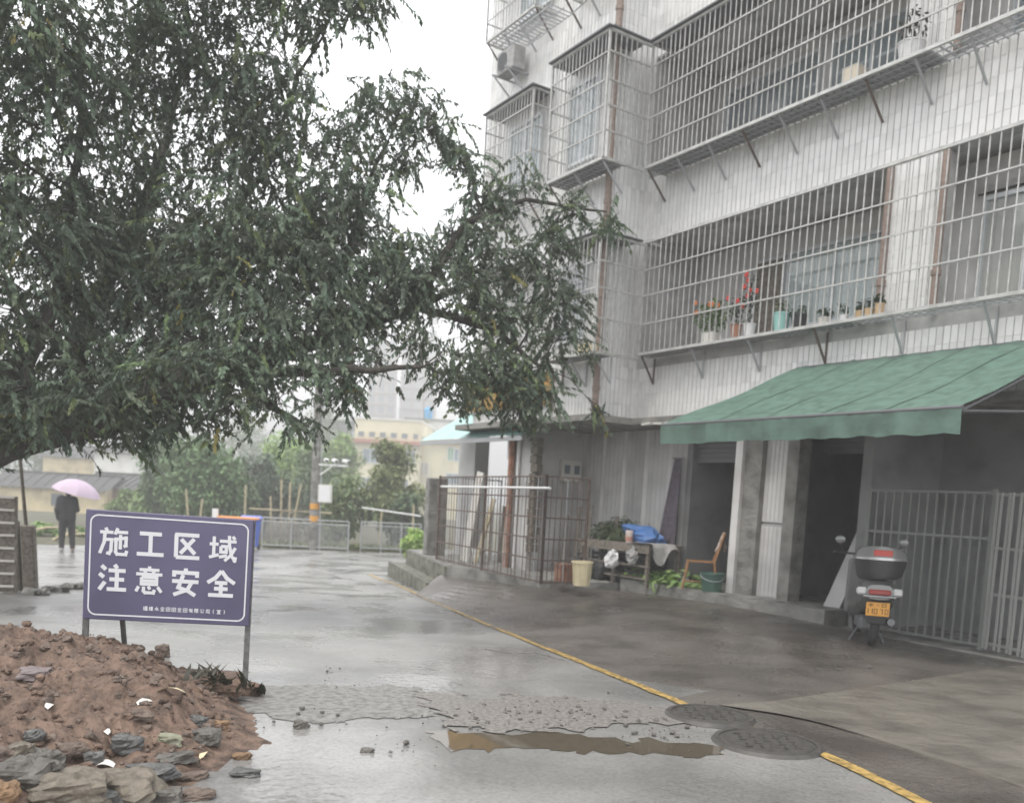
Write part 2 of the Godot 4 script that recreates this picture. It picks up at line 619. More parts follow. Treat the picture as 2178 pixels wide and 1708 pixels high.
func forecourt_y(u: float, n: float) -> float:
	for i in FU.size() - 1:
		if u <= FU[i + 1]:
			var k: float = clamp((u - FU[i]) / (FU[i + 1] - FU[i]), 0.0, 1.0)
			var f: float = lerp(F_FRONT[i], F_FRONT[i + 1], k)
			var b: float = lerp(F_BACK[i], F_BACK[i + 1], k)
			var t: float = clamp((f - n) / (f - b), 0.0, 1.0)
			return lerp(forecourt_p(i, t).y, forecourt_p(i + 1, t).y, k)
	return 0.04

func build_ground() -> void:
	# terrain out to the horizon
	var s := st0()
	ground_sheet(s, PackedVector2Array([Vector2(-700, 50), Vector2(700, 50), Vector2(700, -900), Vector2(-700, -900)]), -0.03)
	struct("ground", s, M.earth)
	s = st0()
	var road := PackedVector2Array([Vector2(-60, -25.0), Vector2(-14, -24.2), Vector2(-8.6, -28.4), Vector2(-3.4, -29.9), Vector2(1.0, -33), Vector2(4.5, -31), Vector2(-0.5, -15.5), Vector2(1.9, -7.0), Vector2(14, -3.0), Vector2(14, 20), Vector2(-6, 20), Vector2(-6.0, -6.0), Vector2(-7.4, -12.6), Vector2(-9.8, -17.5), Vector2(-60, -19.0)])
	ground_sheet(s, road, 0.0)
	struct("road", s, M.road)
	# raised concrete forecourt, falling to the road
	s = st0()
	var rows := 8
	for i in FU.size() - 1:
		for j in rows:
			var a := forecourt_p(i, float(j) / rows)
			var b := forecourt_p(i + 1, float(j) / rows)
			var c := forecourt_p(i + 1, float(j + 1) / rows)
			var d := forecourt_p(i, float(j + 1) / rows)
			flat(s, [a, b, c], Vector3.UP)
			flat(s, [a, c, d], Vector3.UP)
	struct("forecourt", s, M.forecourt)
	# newer apron slab at the right, a worn step above the forecourt
	s = st0()
	var ap := []
	for q in [[1530, 1497], [1640, 1490], [1760, 1474], [1900, 1455], [2040, 1436], [2178, 1418], [2420, 1385]]:
		ap.append(q)
	var top := []
	var bot := []
	for q in ap:
		var p := lev(q[0], q[1], 0.03)
		p.y = maxf(forecourt_y(UU.dot(p), NN.dot(p) - KW), 0.0) + 0.016
		top.append(p)
		bot.append(lev(1730.0 + (q[0] - 1530) * 1.1, 1532.0 + (q[0] - 1530) * 0.36, 0.006))
		bot[-1].y = maxf(forecourt_y(UU.dot(bot[-1]), NN.dot(bot[-1]) - KW), 0.0) + 0.012
	for i in top.size() - 1:
		var strip := []
		for a in 9:
			var f := a / 8.0
			var l: Vector3 = top[i].lerp(bot[i], f)
			var r: Vector3 = top[i + 1].lerp(bot[i + 1], f)
			l.y = maxf(forecourt_y(UU.dot(l), NN.dot(l) - KW), 0.0) + lerpf(0.016, 0.012, f)
			r.y = maxf(forecourt_y(UU.dot(r), NN.dot(r) - KW), 0.0) + lerpf(0.016, 0.012, f)
			strip.append([l, r])
		for a in 8:
			flat(s, [strip[a][0], strip[a][1], strip[a + 1][1]], Vector3.UP)
			flat(s, [strip[a][0], strip[a + 1][1], strip[a + 1][0]], Vector3.UP)
		flat(s, [top[i], top[i + 1], top[i + 1] - Vector3.UP * 0.12, top[i] - Vector3.UP * 0.12], Vector3(0, 0, -1))
		flat(s, [bot[i], bot[i + 1], bot[i + 1] - Vector3.UP * 0.1, bot[i] - Vector3.UP * 0.1], Vector3(0, 0, 1))
	struct("apron", s, M.apron)
	# patches in the road surface
	s = st0()
	ground_sheet(s, ragged(poly_px([[512, 1455], [870, 1462], [905, 1480], [938, 1515], [905, 1530], [830, 1527], [720, 1538], [560, 1530], [505, 1500]]), 0.08, 0.025, 3.0), 0.004)
	struct("road_patch", s, M.patch)
	s = st0()
	ground_sheet(s, ragged(poly_px([[900, 1472], [1000, 1488], [1180, 1480], [1300, 1497], [1420, 1512], [1440, 1535], [1280, 1548], [1120, 1556], [950, 1552], [930, 1520]]), 0.12, 0.025, 17.0), 0.008)
	struct("road_patch", s, M.gravel)
	# added muddy water strip imitating a brownish windscreen reflection; other outlines are skipped
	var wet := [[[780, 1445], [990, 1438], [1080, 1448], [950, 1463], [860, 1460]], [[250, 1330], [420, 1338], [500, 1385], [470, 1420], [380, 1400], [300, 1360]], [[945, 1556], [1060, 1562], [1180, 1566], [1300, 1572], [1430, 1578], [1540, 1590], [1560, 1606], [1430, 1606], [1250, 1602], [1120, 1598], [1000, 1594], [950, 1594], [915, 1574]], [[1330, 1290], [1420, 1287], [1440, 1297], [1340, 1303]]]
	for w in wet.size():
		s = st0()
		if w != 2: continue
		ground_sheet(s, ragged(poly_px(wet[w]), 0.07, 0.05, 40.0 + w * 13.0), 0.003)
		struct("added_puddle", s, M.added_puddle)
	# yellow edge line, worn
	for seg in [[[785, 1222], [845, 1245], [900, 1270], [1045, 1333]], [[1055, 1337], [1200, 1395], [1330, 1448]], [[1330, 1448], [1390, 1472], [1460, 1501]], [[1745, 1603], [1850, 1652], [2000, 1728], [2100, 1790]]]:
		s = st0()
		var pts := []
		for q in seg: pts.append(xz(G(q[0], q[1])))
		var left := PackedVector2Array()
		var rght := PackedVector2Array()
		for i in pts.size() - 1:
			var n := int((pts[i + 1] - pts[i]).length() / 0.06) + 1
			for j in n + (1 if i == pts.size() - 2 else 0):
				var p: Vector2 = pts[i].lerp(pts[i + 1], float(j) / n)
				var d: Vector2 = (pts[i + 1] - pts[i]).normalized()
				var nn := Vector2(-d.y, d.x)
				var wob := (noise.get_noise_2d(p.x * 400.0, p.y * 400.0) * 0.012 + noise.get_noise_2d(p.x * 2600.0, p.y * 2600.0) * 0.012)
				left.append(p + nn * (0.045 + wob))
				rght.append(p - nn * (0.045 - (noise.get_noise_2d(p.x * 400.0 + 50.0, p.y * 400.0) * 0.012 + noise.get_noise_2d(p.x * 2600.0 + 50.0, p.y * 2600.0) * 0.012)))
		rght.reverse()
		left.append_array(rght)
		ground_sheet(s, left, 0.009)
		struct("road_marking", s, M.yellow)
	# cracks: narrow open grooves' lips as thin dark fills
	for cr in [[[700, 1222], [735, 1232], [790, 1240], [850, 1258], [930, 1285], [960, 1300]], [[700, 1222], [740, 1215], [785, 1208]], [[545, 1262], [620, 1258], [700, 1262], [780, 1268], [830, 1266]], [[1030, 1380], [1090, 1390], [1140, 1388], [1200, 1405]], [[560, 1300], [640, 1296], [720, 1304]]]:
		s = st0()
		for i in cr.size() - 1:
			var a := G(cr[i][0], cr[i][1])
			var b := G(cr[i + 1][0], cr[i + 1][1])
			var d := (b - a).normalized().cross(Vector3.UP) * (0.05 if cr[0][0] == 700 else 0.018)
			flat(s, [a - d + Vector3.UP * 0.004, b - d + Vector3.UP * 0.004, b + d + Vector3.UP * 0.004, a + d + Vector3.UP * 0.004], Vector3.UP)
		struct("road_crack", s, M.patch)
	# manhole covers
	for q in [[1510, 1526, 0.295, "round dark iron manhole cover at the broken end of the yellow line"], [1632, 1583, 0.325, "round dark iron manhole cover sunk beside where the yellow line starts again"]]:
		var t := thing("manhole_cover", q[3], "manhole cover", Transform3D(Basis(), G(q[0], q[1]) + Vector3.UP * (0.012 if q[2] < 0.31 else 0.006)), "manhole covers in the road")
		s = st0()
		lathe(s, [Vector2(0.0, 0.012), Vector2(q[2] - 0.05, 0.012), Vector2(q[2] - 0.045, 0.006), Vector2(q[2] - 0.03, 0.006)], 28)
		obj("lid", s, M.iron, t)
		s = st0()
		lathe(s, [Vector2(q[2] - 0.03, 0.004), Vector2(q[2] - 0.028, 0.015), Vector2(q[2], 0.016), Vector2(q[2] + 0.02, -0.01)], 28)
		obj("rim", s, M.iron, t)
		s = st0()
		for i in range(-3, 4):
			for j in range(-3, 4):
				if Vector2(i, j).length() < 2.9:
					s = st0()
					box(s, Vector3(i * 0.075, 0.016, j * 0.075), Vector3(0.045, 0.008, 0.012) if (i + j) % 2 == 0 else Vector3(0.012, 0.008, 0.045))
					obj("tread_bar", s, M.iron, t)
	# loose grit on the road
	var gx := []
	for q in [[700, 1445, 14, 60.0], [640, 1540, 10, 100.0], [1150, 1525, 110, 330.0], [1420, 1560, 40, 120.0], [880, 1590, 16, 70.0], [1700, 1510, 24, 260.0], [1900, 1430, 16, 300.0]]:
		for i in q[2]:
			var p := G(q[0] + rng.randfn() * q[3] * 0.5, q[1] + rng.randfn() * 14.0)
			if forecourt_y(UU.dot(p), NN.dot(p) - KW) > p.y + 0.02: p.y = forecourt_y(UU.dot(p), NN.dot(p) - KW)
			var sc := 0.004 + 0.016 * pow(rng.randf(), 3.0)
			gx.append(Transform3D(Basis(Vector3(rng.randf(), rng.randf(), rng.randf()).normalized(), rng.randf() * TAU).scaled(Vector3(sc, sc * 0.7, sc)), p + Vector3.UP * (sc * 0.2 + 0.01)))
	s = st0()
	blob(s, Vector3.ZERO, Vector3(2, 2, 2), 3.0, 0.3, Basis(), 6, 4)
	var gr := many("grit", s.commit(), M.rock_a, gx, null)
	tag(gr, "loose stone grit scattered over the broken road patches", "grit")

# ------------------------------------------------------------------ the apartment block
var block: Node3D
var tile_list := []     # [Transform3D local to the block, distance]

func tile_front(u0: float, u1: float, y0: float, y1: float, n: float) -> void:
	tile_grid(u0, u1, y0, y1, func(a, y): return Transform3D(Basis(), Vector3(a, y, n)))

func tile_side(u: float, n0: float, n1: float, y0: float, y1: float) -> void:   # faces +u
	tile_grid(n0, n1, y0, y1, func(a, y): return Transform3D(Basis(Vector3(0, 0, -1), Vector3.UP, Vector3(1, 0, 0)), Vector3(u, y, a)))

func tile_grid(a0: float, a1: float, y0: float, y1: float, make: Callable) -> void:
	var nc := int(round((a1 - a0) / 0.09))
	var nr := int(round((y1 - y0) / 0.2))
	for i in nc:
		for j in nr:
			var xf: Transform3D = make.call(a0 + (a1 - a0) * (i + 0.5) / nc, y0 + (y1 - y0) * (j + 0.5) / nr)
			xf.origin += xf.basis.z * rng.randf_range(-0.0012, 0.0012)
			xf.basis = xf.basis * Basis(Vector3.UP, rng.randf_range(-0.012, 0.012)) * Basis(Vector3.RIGHT, rng.randf_range(-0.006, 0.006)) * Basis().scaled(Vector3((a1 - a0) / nc / 0.09, (y1 - y0) / nr / 0.2, 1))
			tile_list.append([xf, FW(xf.origin.x, xf.origin.y, xf.origin.z).distance_to(CAM)])

func tile_shape(s: SurfaceTool, xf: Transform3D) -> void:
	var w := 0.0405
	var h := 0.0992
	var b := 0.004
	var z0 := -0.004
	var z1 := 0.006
	var f := [Vector3(-w + b, -h + 0.0008, z1), Vector3(w - b, -h + 0.0008, z1), Vector3(w - b, h - 0.0008, z1), Vector3(-w + b, h - 0.0008, z1)]
	var g := [Vector3(-w, -h, z0), Vector3(w, -h, z0), Vector3(w, h, z0), Vector3(-w, h, z0)]
	for i in 4:
		f[i] = xf * f[i]
		g[i] = xf * g[i]
	face(s, f, xf.basis.z.normalized())
	var mid: Vector3 = xf * Vector3(0, 0, -0.05)
	for i in 4:
		var k := (i + 1) % 4
		flat(s, [f[i], f[k], g[k], g[i]], (f[i] + f[k]) / 2 - mid)

func cage(block: Node3D, u0: float, u1: float, y0: float, y1: float, n: float, wall_n: float, rails: Array, opt := {}) -> MeshInstance3D:
	var pitch: float = opt.get("pitch", 0.105)
	var s := st0()
	var r := 0.016
	span(s, u0, u1, y0 - 0.02, y0 + 0.02, n - 0.02, n + 0.02)
	span(s, u0, u1, y1 - 0.02, y1 + 0.02, n - 0.02, n + 0.02)
	for u in [u0, u1]:
		span(s, u - 0.016, u + 0.016, y0 + 0.02, y1 - 0.02, n - 0.016, n + 0.016)
		span(s, u - 0.015, u + 0.015, y0 - 0.019, y0 + 0.019, wall_n, n - 0.02)
		span(s, u - 0.015, u + 0.015, y1 - 0.019, y1 + 0.019, wall_n, n - 0.02)
	var c := obj("security_cage", s, M.steel, block)
	if opt.has("label"): c.set_meta("label", opt.label)
	var bm := BoxMesh.new()
	bm.size = Vector3(0.0135, y1 - y0 - 0.04, 0.0115)
	var nb := int((u1 - u0) / pitch)
	for i in range(1, nb):
		put("bar", bm, M.steel, c, Transform3D(Basis(Vector3.UP, rng.randf_range(-0.5, 0.5)) * Basis(Vector3(0, 0, 1), rng.randf_range(-0.003, 0.003)), Vector3(u0 + (u1 - u0) * i / nb, (y0 + y1) / 2, n)))
	for side in opt.get("sides", [u0, u1]):
		var ns := int((n - wall_n) / pitch)
		for i in range(1, ns):
			put("bar", bm, M.steel, c, Transform3D(Basis(), Vector3(side, (y0 + y1) / 2, wall_n + (n - wall_n) * i / ns)))
	for y in rails:
		s = st0()
		span(s, u0 + 0.016, u1 - 0.016, y - 0.009, y + 0.009, n + 0.01, n + 0.024)
		for side in opt.get("sides", [u0, u1]): span(s, side - 0.03 if side == u0 else side + 0.012, side - 0.012 if side == u0 else side + 0.03, y - 0.012, y + 0.012, wall_n, n)
		obj("rail", s, M.steel, c)
	if opt.get("roof", true):
		s = st0()
		span(s, u0 - 0.05, u1 + 0.05, y1 + 0.025, y1 + 0.045, wall_n, n + 0.07)
		obj("roof_sheet", s, M.dark_steel, c)
	s = st0()
	var k := 0
	var u := u0
	while u < u1:
		span(s, u - 0.006, u + 0.006, y0 - 0.012, y0 + 0.006, wall_n, n - 0.02)
		u += 0.11
	for j in 3:
		var z: float = lerp(wall_n, n, (j + 0.6) / 3.4)
		span(s, u0, u1, y0 - 0.026, y0 - 0.013, z - 0.01, z + 0.01)
	obj("floor_grille", s, M.steel_dull, c)
	if opt.get("tray", false):
		s = st0()
		span(s, u0 + 0.02, opt.get("tray_end", u1) - 0.02, y0 + 0.007, y0 + 0.012, wall_n + 0.01, n - 0.03)
		obj("floor_sheet", s, M.steel_dull, c)
	var every: float = opt.get("brace", 0.62)
	var nbr := int((u1 - u0) / every)
	for i in nbr + 1:
		var ub: float = lerp(u0 + 0.03, u1 - 0.03, float(i) / maxi(1, nbr))
		s = st0()
		bar(s, Vector3(ub, y0 - 0.03, n - 0.03), Vector3(ub, y0 - 0.42, wall_n + 0.015), 0.028, 0.02, Vector3.RIGHT)
		if opt.get("brace_leg", false): span(s, ub - 0.012, ub + 0.012, y0 - 0.44, y0 - 0.03, wall_n + 0.003, wall_n + 0.02)
		obj("brace", s, M.steel_dull if i % 3 else M.rust, c)
	return c

func window(block: Node3D, u0: float, u1: float, y0: float, y1: float, n: float, cols: int, backing: Material, pleats := false) -> void:
	var s := st0()
	var t := 0.03
	for y in [y0, y1 - t * 1.6]: span(s, u0, u1, y, y + t * 1.6, n, n + 0.07)
	for i in cols + 1:
		var u: float = lerp(u0, u1 - t, float(i) / cols)
		span(s, u, u + t, y0 + t * 1.6, y1 - t * 1.6, n + 0.002, n + 0.066)
	var w := obj("window", s, M.frame, block)
	for i in cols:
		var a: float = lerp(u0, u1 - t, float(i) / cols) + t
		var b: float = lerp(u0, u1 - t, float(i + 1) / cols)
		s = st0()
		span(s, a, b, y0 + t * 1.6, y1 - t * 1.6, n + 0.036, n + 0.040)
		obj("pane", s, M.pane, w)
	s = st0()
	if pleats:
		var prev := Vector3(u0 + t, 0, n + 0.012)
		var m := int((u1 - u0) / 0.035)
		for i in range(1, m + 1):
			var p := Vector3(lerp(u0 + t, u1 - t, float(i) / m), 0, n + 0.014 + 0.009 * sin(i * 1.9) + rng.randf_range(-0.003, 0.003))
			flat(s, [prev + Vector3.UP * y0, p + Vector3.UP * y0, p + Vector3.UP * (y1 - 0.05), prev + Vector3.UP * (y1 - 0.05)], Vector3(0, 0, 1))
			prev = p
	else:
		span(s, u0 + t, u1 - t, y0 + t, y1 - t, n + 0.003, n + 0.008)
	obj("curtain", s, backing, w)

func build_block() -> void:
	var pane := mat(0.55, 0.62, 0.64, 0.03)
	pane.transparency = BaseMaterial3D.TRANSPARENCY_ALPHA
	pane.albedo_color.a = 0.22
	pane.metallic_specular = 0.6
	M.pane = pane
	block = thing("apartment_block", "white tiled apartment block with steel caged balconies above shaded shopfronts", "building", FX(0, 0, 0))
	var b := block
	var R := 0.5          # right end, out of the frame
	# front bands between the balconies, with the pier that carries two drainpipes
	var s := st0()
	span(s, -11.55, R, 2.86, 3.86, -0.2, 0.0)
	obj("spandrel", s, M.grout, b)
	s = st0()
	span(s, -11.55, R, 5.72, 6.76, -0.2, 0.0)
	obj("spandrel", s, M.grout, b)
	s = st0()
	span(s, -11.55, R, 8.62, 9.72, -0.2, 0.0)
	obj("spandrel", s, M.grout, b)
	s = st0()
	span(s, -11.55, R, 11.5, 13.0, -0.2, 0.0)
	obj("parapet", s, M.grout, b)
	for y in [[3.86, 5.72], [6.76, 8.62], [9.72, 11.5]]:
		s = st0()
		span(s, -7.0, -6.32, y[0], y[1], -0.2, 0.0)
		obj("pier", s, M.grout, b)
		# recessed loggia: back wall, side wall
		s = st0()
		span(s, -11.55, -7.0, y[0] - 0.05, y[1] + 0.05, -1.5, -1.3)
		span(s, -7.0, R, y[0] - 0.05, y[1] + 0.05, -0.9, -0.7)
		span(s, -7.0, -6.9, y[0], y[1], -1.3, -0.9)
		obj("loggia_wall", s, M.plaster, b)
	for y in [2.86, 5.82, 8.72, 11.6]:
		s = st0()
		span(s, -11.55, R, y, y + 0.14 if y < 11 else 12.9, -6.0, -0.2)
		obj("floor_slab", s, M.shopwall, b)
	# the projecting stair bay
	s = st0()
	span(s, -15.45, -11.55, 2.86, 13.0, -6.0, 0.8)
	obj("bay", s, M.grout, b)
	# glazed tiles: the nearest 300 as single pieces
	tile_front(-11.55, -3.2, 2.88, 3.70, 0.006)
	tile_front(-11.55, -3.2, 5.74, 6.74, 0.006)
	tile_front(-11.55, -6.0, 8.64, 9.70, 0.006)
	tile_front(-7.0, -6.32, 3.88, 5.70, 0.006)
	tile_front(-7.0, -6.32, 6.78, 8.60, 0.006)
	tile_front(-15.45, -11.55, 2.9, 12.0, 0.806)
	tile_side(-11.55 + 0.006, 0.0, 0.8, 2.9, 12.0)
	tile_list.sort_custom(func(a, c): return a[1] < c[1])
	var ts := st0()
	tile_shape(ts, Transform3D())
	var tm := ts.commit()
	var mats := [M.tile, M.tile_b, M.tile_c, M.tile]
	var rest := [st0(), st0(), st0()]
	for i in tile_list.size():
		if i < 290:
			put("tile", tm, mats[rng.randi() % 4], b, tile_list[i][0])
		else:
			tile_shape(rest[rng.randi() % 3], tile_list[i][0])
	for i in 3:
		var o := obj("tile_field", rest[i], mats[i], b)
		o.set_meta("kind", "stuff")
	# windows behind the cages
	window(b, -9.62, -7.9, 4.28, 5.46, -1.3, 2, M.curtain, true)
	window(b, -6.22, -4.6, 3.98, 5.30, -0.7, 3, M.curtain_beige, true)
	window(b, -4.4, -3.0, 3.98, 5.30, -0.7, 2, M.curtain_beige, true)
	window(b, -11.2, -9.3, 6.85, 8.35, -1.3, 3, M.glass, false)
	window(b, -9.1, -7.1, 6.85, 8.35, -1.3, 3, M.glass_blue, false)
	window(b, -6.1, -4.4, 6.9, 8.3, -0.7, 3, M.glass, false)
	window(b, -12.7, -11.9, 7.0, 8.3, 0.815, 2, M.glass_blue, false)
	window(b, -14.5, -13.5, 7.0, 8.2, 0.815, 2, M.glass_blue, false)
	window(b, -12.7, -11.9, 4.1, 5.4, 0.815, 2, M.glass, false)
	window(b, -14.4, -13.4, 10.0, 11.1, 0.815, 2, M.glass_blue, false)
	# dark balcony door and the lintel rail over the beige window
	s = st0()
	span(s, -10.25, -9.72, 3.9, 5.40, -1.3, -1.27)
	var d := obj("balcony_door", s, M.timber, b)
	s = st0()
	span(s, -10.29, -10.25, 3.9, 5.44, -1.3, -1.24)
	span(s, -9.72, -9.68, 3.9, 5.44, -1.3, -1.24)
	span(s, -10.25, -9.72, 5.40, 5.44, -1.3, -1.24)
	obj("frame", s, M.frame, d)
	s = st0()
	for i in 5: span(s, -6.3, -3.0, 5.34 + i * 0.0, 5.42, -0.7 + 0.02, -0.62)
	obj("curtain_box", s, M.plaster, b)
	# cages
	cage(b, -11.12, -3.3, 6.70, 8.55, 0.45, 0.012, [7.06, 7.43, 7.80, 8.2], {"sides": [], "tray": true, "tray_end": -6.4, "pitch": 0.1, "label": "long steel bar cage along the upper balcony"})
	cage(b, -12.62, -11.15, 6.66, 8.52, 1.28, 0.82, [7.06, 7.43, 7.80, 8.2], {"sides": [-12.62], "tray": true, "pitch": 0.09})
	cage_return(b, -11.135, 0.45, 1.28, 6.66, 8.52, [7.06, 7.43, 7.80, 8.2])
	cage(b, -14.8, -13.25, 6.6, 8.42, 1.22, 0.82, [7.0, 7.4, 7.8, 8.15], {"pitch": 0.09, "brace": 0.5})
	cage(b, -11.12, -3.3, 3.86, 5.60, 0.33, 0.012, [4.32, 4.76, 5.16], {"sides": [], "roof": false, "tray": true, "tray_end": -7.2, "brace": 1.0, "brace_leg": true, "pitch": 0.115, "label": "long steel bar cage with flower pots along the lower balcony"})
	cage(b, -12.5, -11.15, 3.78, 5.56, 1.22, 0.82, [4.3, 4.76, 5.16], {"sides": [-12.5], "tray": true, "brace_leg": true, "pitch": 0.1})
	cage_return(b, -11.135, 0.33, 1.22, 3.78, 5.56, [4.3, 4.76, 5.16])
	cage(b, -14.7, -13.3, 3.7, 5.5, 1.2, 0.82, [4.2, 4.7, 5.1], {"pitch": 0.1, "brace": 0.6})
	cage(b, -12.55, -11.5, 9.62, 11.4, 1.25, 0.82, [10.0, 10.5], {"pitch": 0.1, "brace": 0.5})
	cage(b, -14.9, -13.3, 9.75, 11.5, 1.25, 0.82, [10.1, 10.6], {"pitch": 0.09, "brace": 0.5})
	# drainpipes
	for q in [[-11.50, 0.86, 2.862, 12.5, 0.055], [-7.02, 0.05, 3.88, 5.7, 0.045], [-6.30, 0.05, 3.88, 5.7, 0.045], [-6.30, 0.05, 6.78, 8.6, 0.045]]:
		s = st0()
		tube(s, [Vector3(q[0], q[2], q[1]), Vector3(q[0], q[3], q[1])], [q[4], q[4]], 10)
		var y: float = q[2] + 0.4
		while y < q[3]:
			lathe(s, [Vector2(q[4], y), Vector2(q[4] + 0.012, y + 0.005), Vector2(q[4] + 0.012, y + 0.07), Vector2(q[4], y + 0.075)], 10, Transform3D(Basis(), Vector3(q[0], 0, q[1])))
			y += 1.45
		obj("drainpipe", s, M.pipe, b)

func cage_return(b: Node3D, u: float, n0: float, n1: float, y0: float, y1: float, rails: Array) -> void:
	var s := st0()
	span(s, u - 0.016, u + 0.016, y0 - 0.02, y0 + 0.02, n0 + 0.02, n1 - 0.02)
	span(s, u - 0.016, u + 0.016, y1 - 0.02, y1 + 0.02, n0 + 0.02, n1 - 0.02)
	var c := obj("security_cage", s, M.steel, b)
	for y in rails:
		s = st0()
		span(s, u + 0.012, u + 0.03, y - 0.012, y + 0.012, n0 + 0.032, n1)
		obj("rail", s, M.steel, c)
	var bm := BoxMesh.new()
	bm.size = Vector3(0.014, y1 - y0 - 0.04, 0.018)
	for i in range(1, 8):
		put("bar", bm, M.steel, c, Transform3D(Basis(), Vector3(u, (y0 + y1) / 2, lerp(n0, n1, i / 8.0))))
	s = st0()
	span(s, u - 0.4, u + 0.05, y1 + 0.03, y1 + 0.05, n0 + 0.09, n1 - 0.02)
	obj("roof_sheet", s, M.dark_steel, c)

# ------------------------------------------------------------------ what stands on the balconies
func leaf_mesh(l: float, w: float, curl := 0.25) -> ArrayMesh:
	var s := st0()
	var pts := [Vector3(0, 0, 0), Vector3(w * 0.5, l * 0.02, l * 0.35), Vector3(w * 0.38, -l * curl * 0.35, l * 0.7), Vector3(0, -l * curl, l), Vector3(-w * 0.38, -l * curl * 0.35, l * 0.7), Vector3(-w * 0.5, l * 0.02, l * 0.35), Vector3(0, -w * 0.12, l * 0.5)]
	for i in 6:
		flat(s, [pts[6], pts[i], pts[(i + 1) % 6]], Vector3.UP)
	return s.commit()

func tint(c: Color, v: float) -> Color:
	var k := 1.0 + rng.randf_range(-v, v)
	return Color(c.r * k * rng.randf_range(0.92, 1.08), c.g * k, c.b * k * rng.randf_range(0.9, 1.1))

func leaf_ball(parent: Node, called: String, c: Vector3, r: Vector3, count: int, lm: Mesh, col: Color, vary := 0.35) -> void:
	var xs := []
	var cs := []
	for i in count:
		var d := Vector3(rng.randfn(), rng.randfn(), rng.randfn()).normalized() * pow(rng.randf(), 0.45)
		var b := Basis(Vector3.UP, rng.randf() * TAU) * Basis(Vector3.RIGHT, rng.randf_range(-0.5, 1.1)) * Basis(Vector3(0, 0, 1), rng.randf_range(-0.6, 0.6))
		xs.append(Transform3D(b.scaled(Vector3.ONE * rng.randf_range(0.7, 1.25)), c + d * r))
		cs.append(tint(col, vary))
	many(called, lm, M.leaf, xs, parent, cs)

func pot(label: String, group: String, xf: Transform3D, r: float, h: float, m: Material, leaves: int, lr: Vector3, col: Color, flower: Material = null, nf := 0, square := false) -> void:
	var t := thing("potted_plant", label, "potted plant", xf, group)
	var s := st0()
	if square: cbox(s, Vector3(0, h / 2, 0), Vector3(r * 2.6, h, r * 2), 0.012)
	else: lathe(s, [Vector2(0, 0.001), Vector2(r * 0.75, 0.001), Vector2(r, h * 0.93), Vector2(r * 1.08, h * 0.94), Vector2(r * 1.08, h), Vector2(r * 0.9, h), Vector2(r * 0.88, h - 0.02), Vector2(0, h - 0.02)], 14)
	obj("pot", s, m, t)
	if leaves > 0:
		s = st0()
		rod(s, Vector3(0, h - 0.03, 0), Vector3(0, h + lr.y, 0), 0.008, 0.004, 5)
		obj("stem", s, M.bark, t)
		leaf_ball(t, "foliage", Vector3(0, h + lr.y, 0), lr, leaves, leaf_mesh(0.07, 0.03), col)
	for i in nf:
		s = st0()
		var c := Vector3(rng.randf_range(-1, 1) * lr.x, h + lr.y * rng.randf_range(0.9, 1.9), lr.z * rng.randf_range(0.4, 1.1))
		for k in 6:
			var a := TAU * k / 6
			blob(s, c + Vector3(cos(a) * 0.022, sin(a) * 0.022, 0), Vector3(0.035, 0.035, 0.02), i + k, 0.1, Basis(), 6, 4, true)
		obj("flower", s, flower, t)

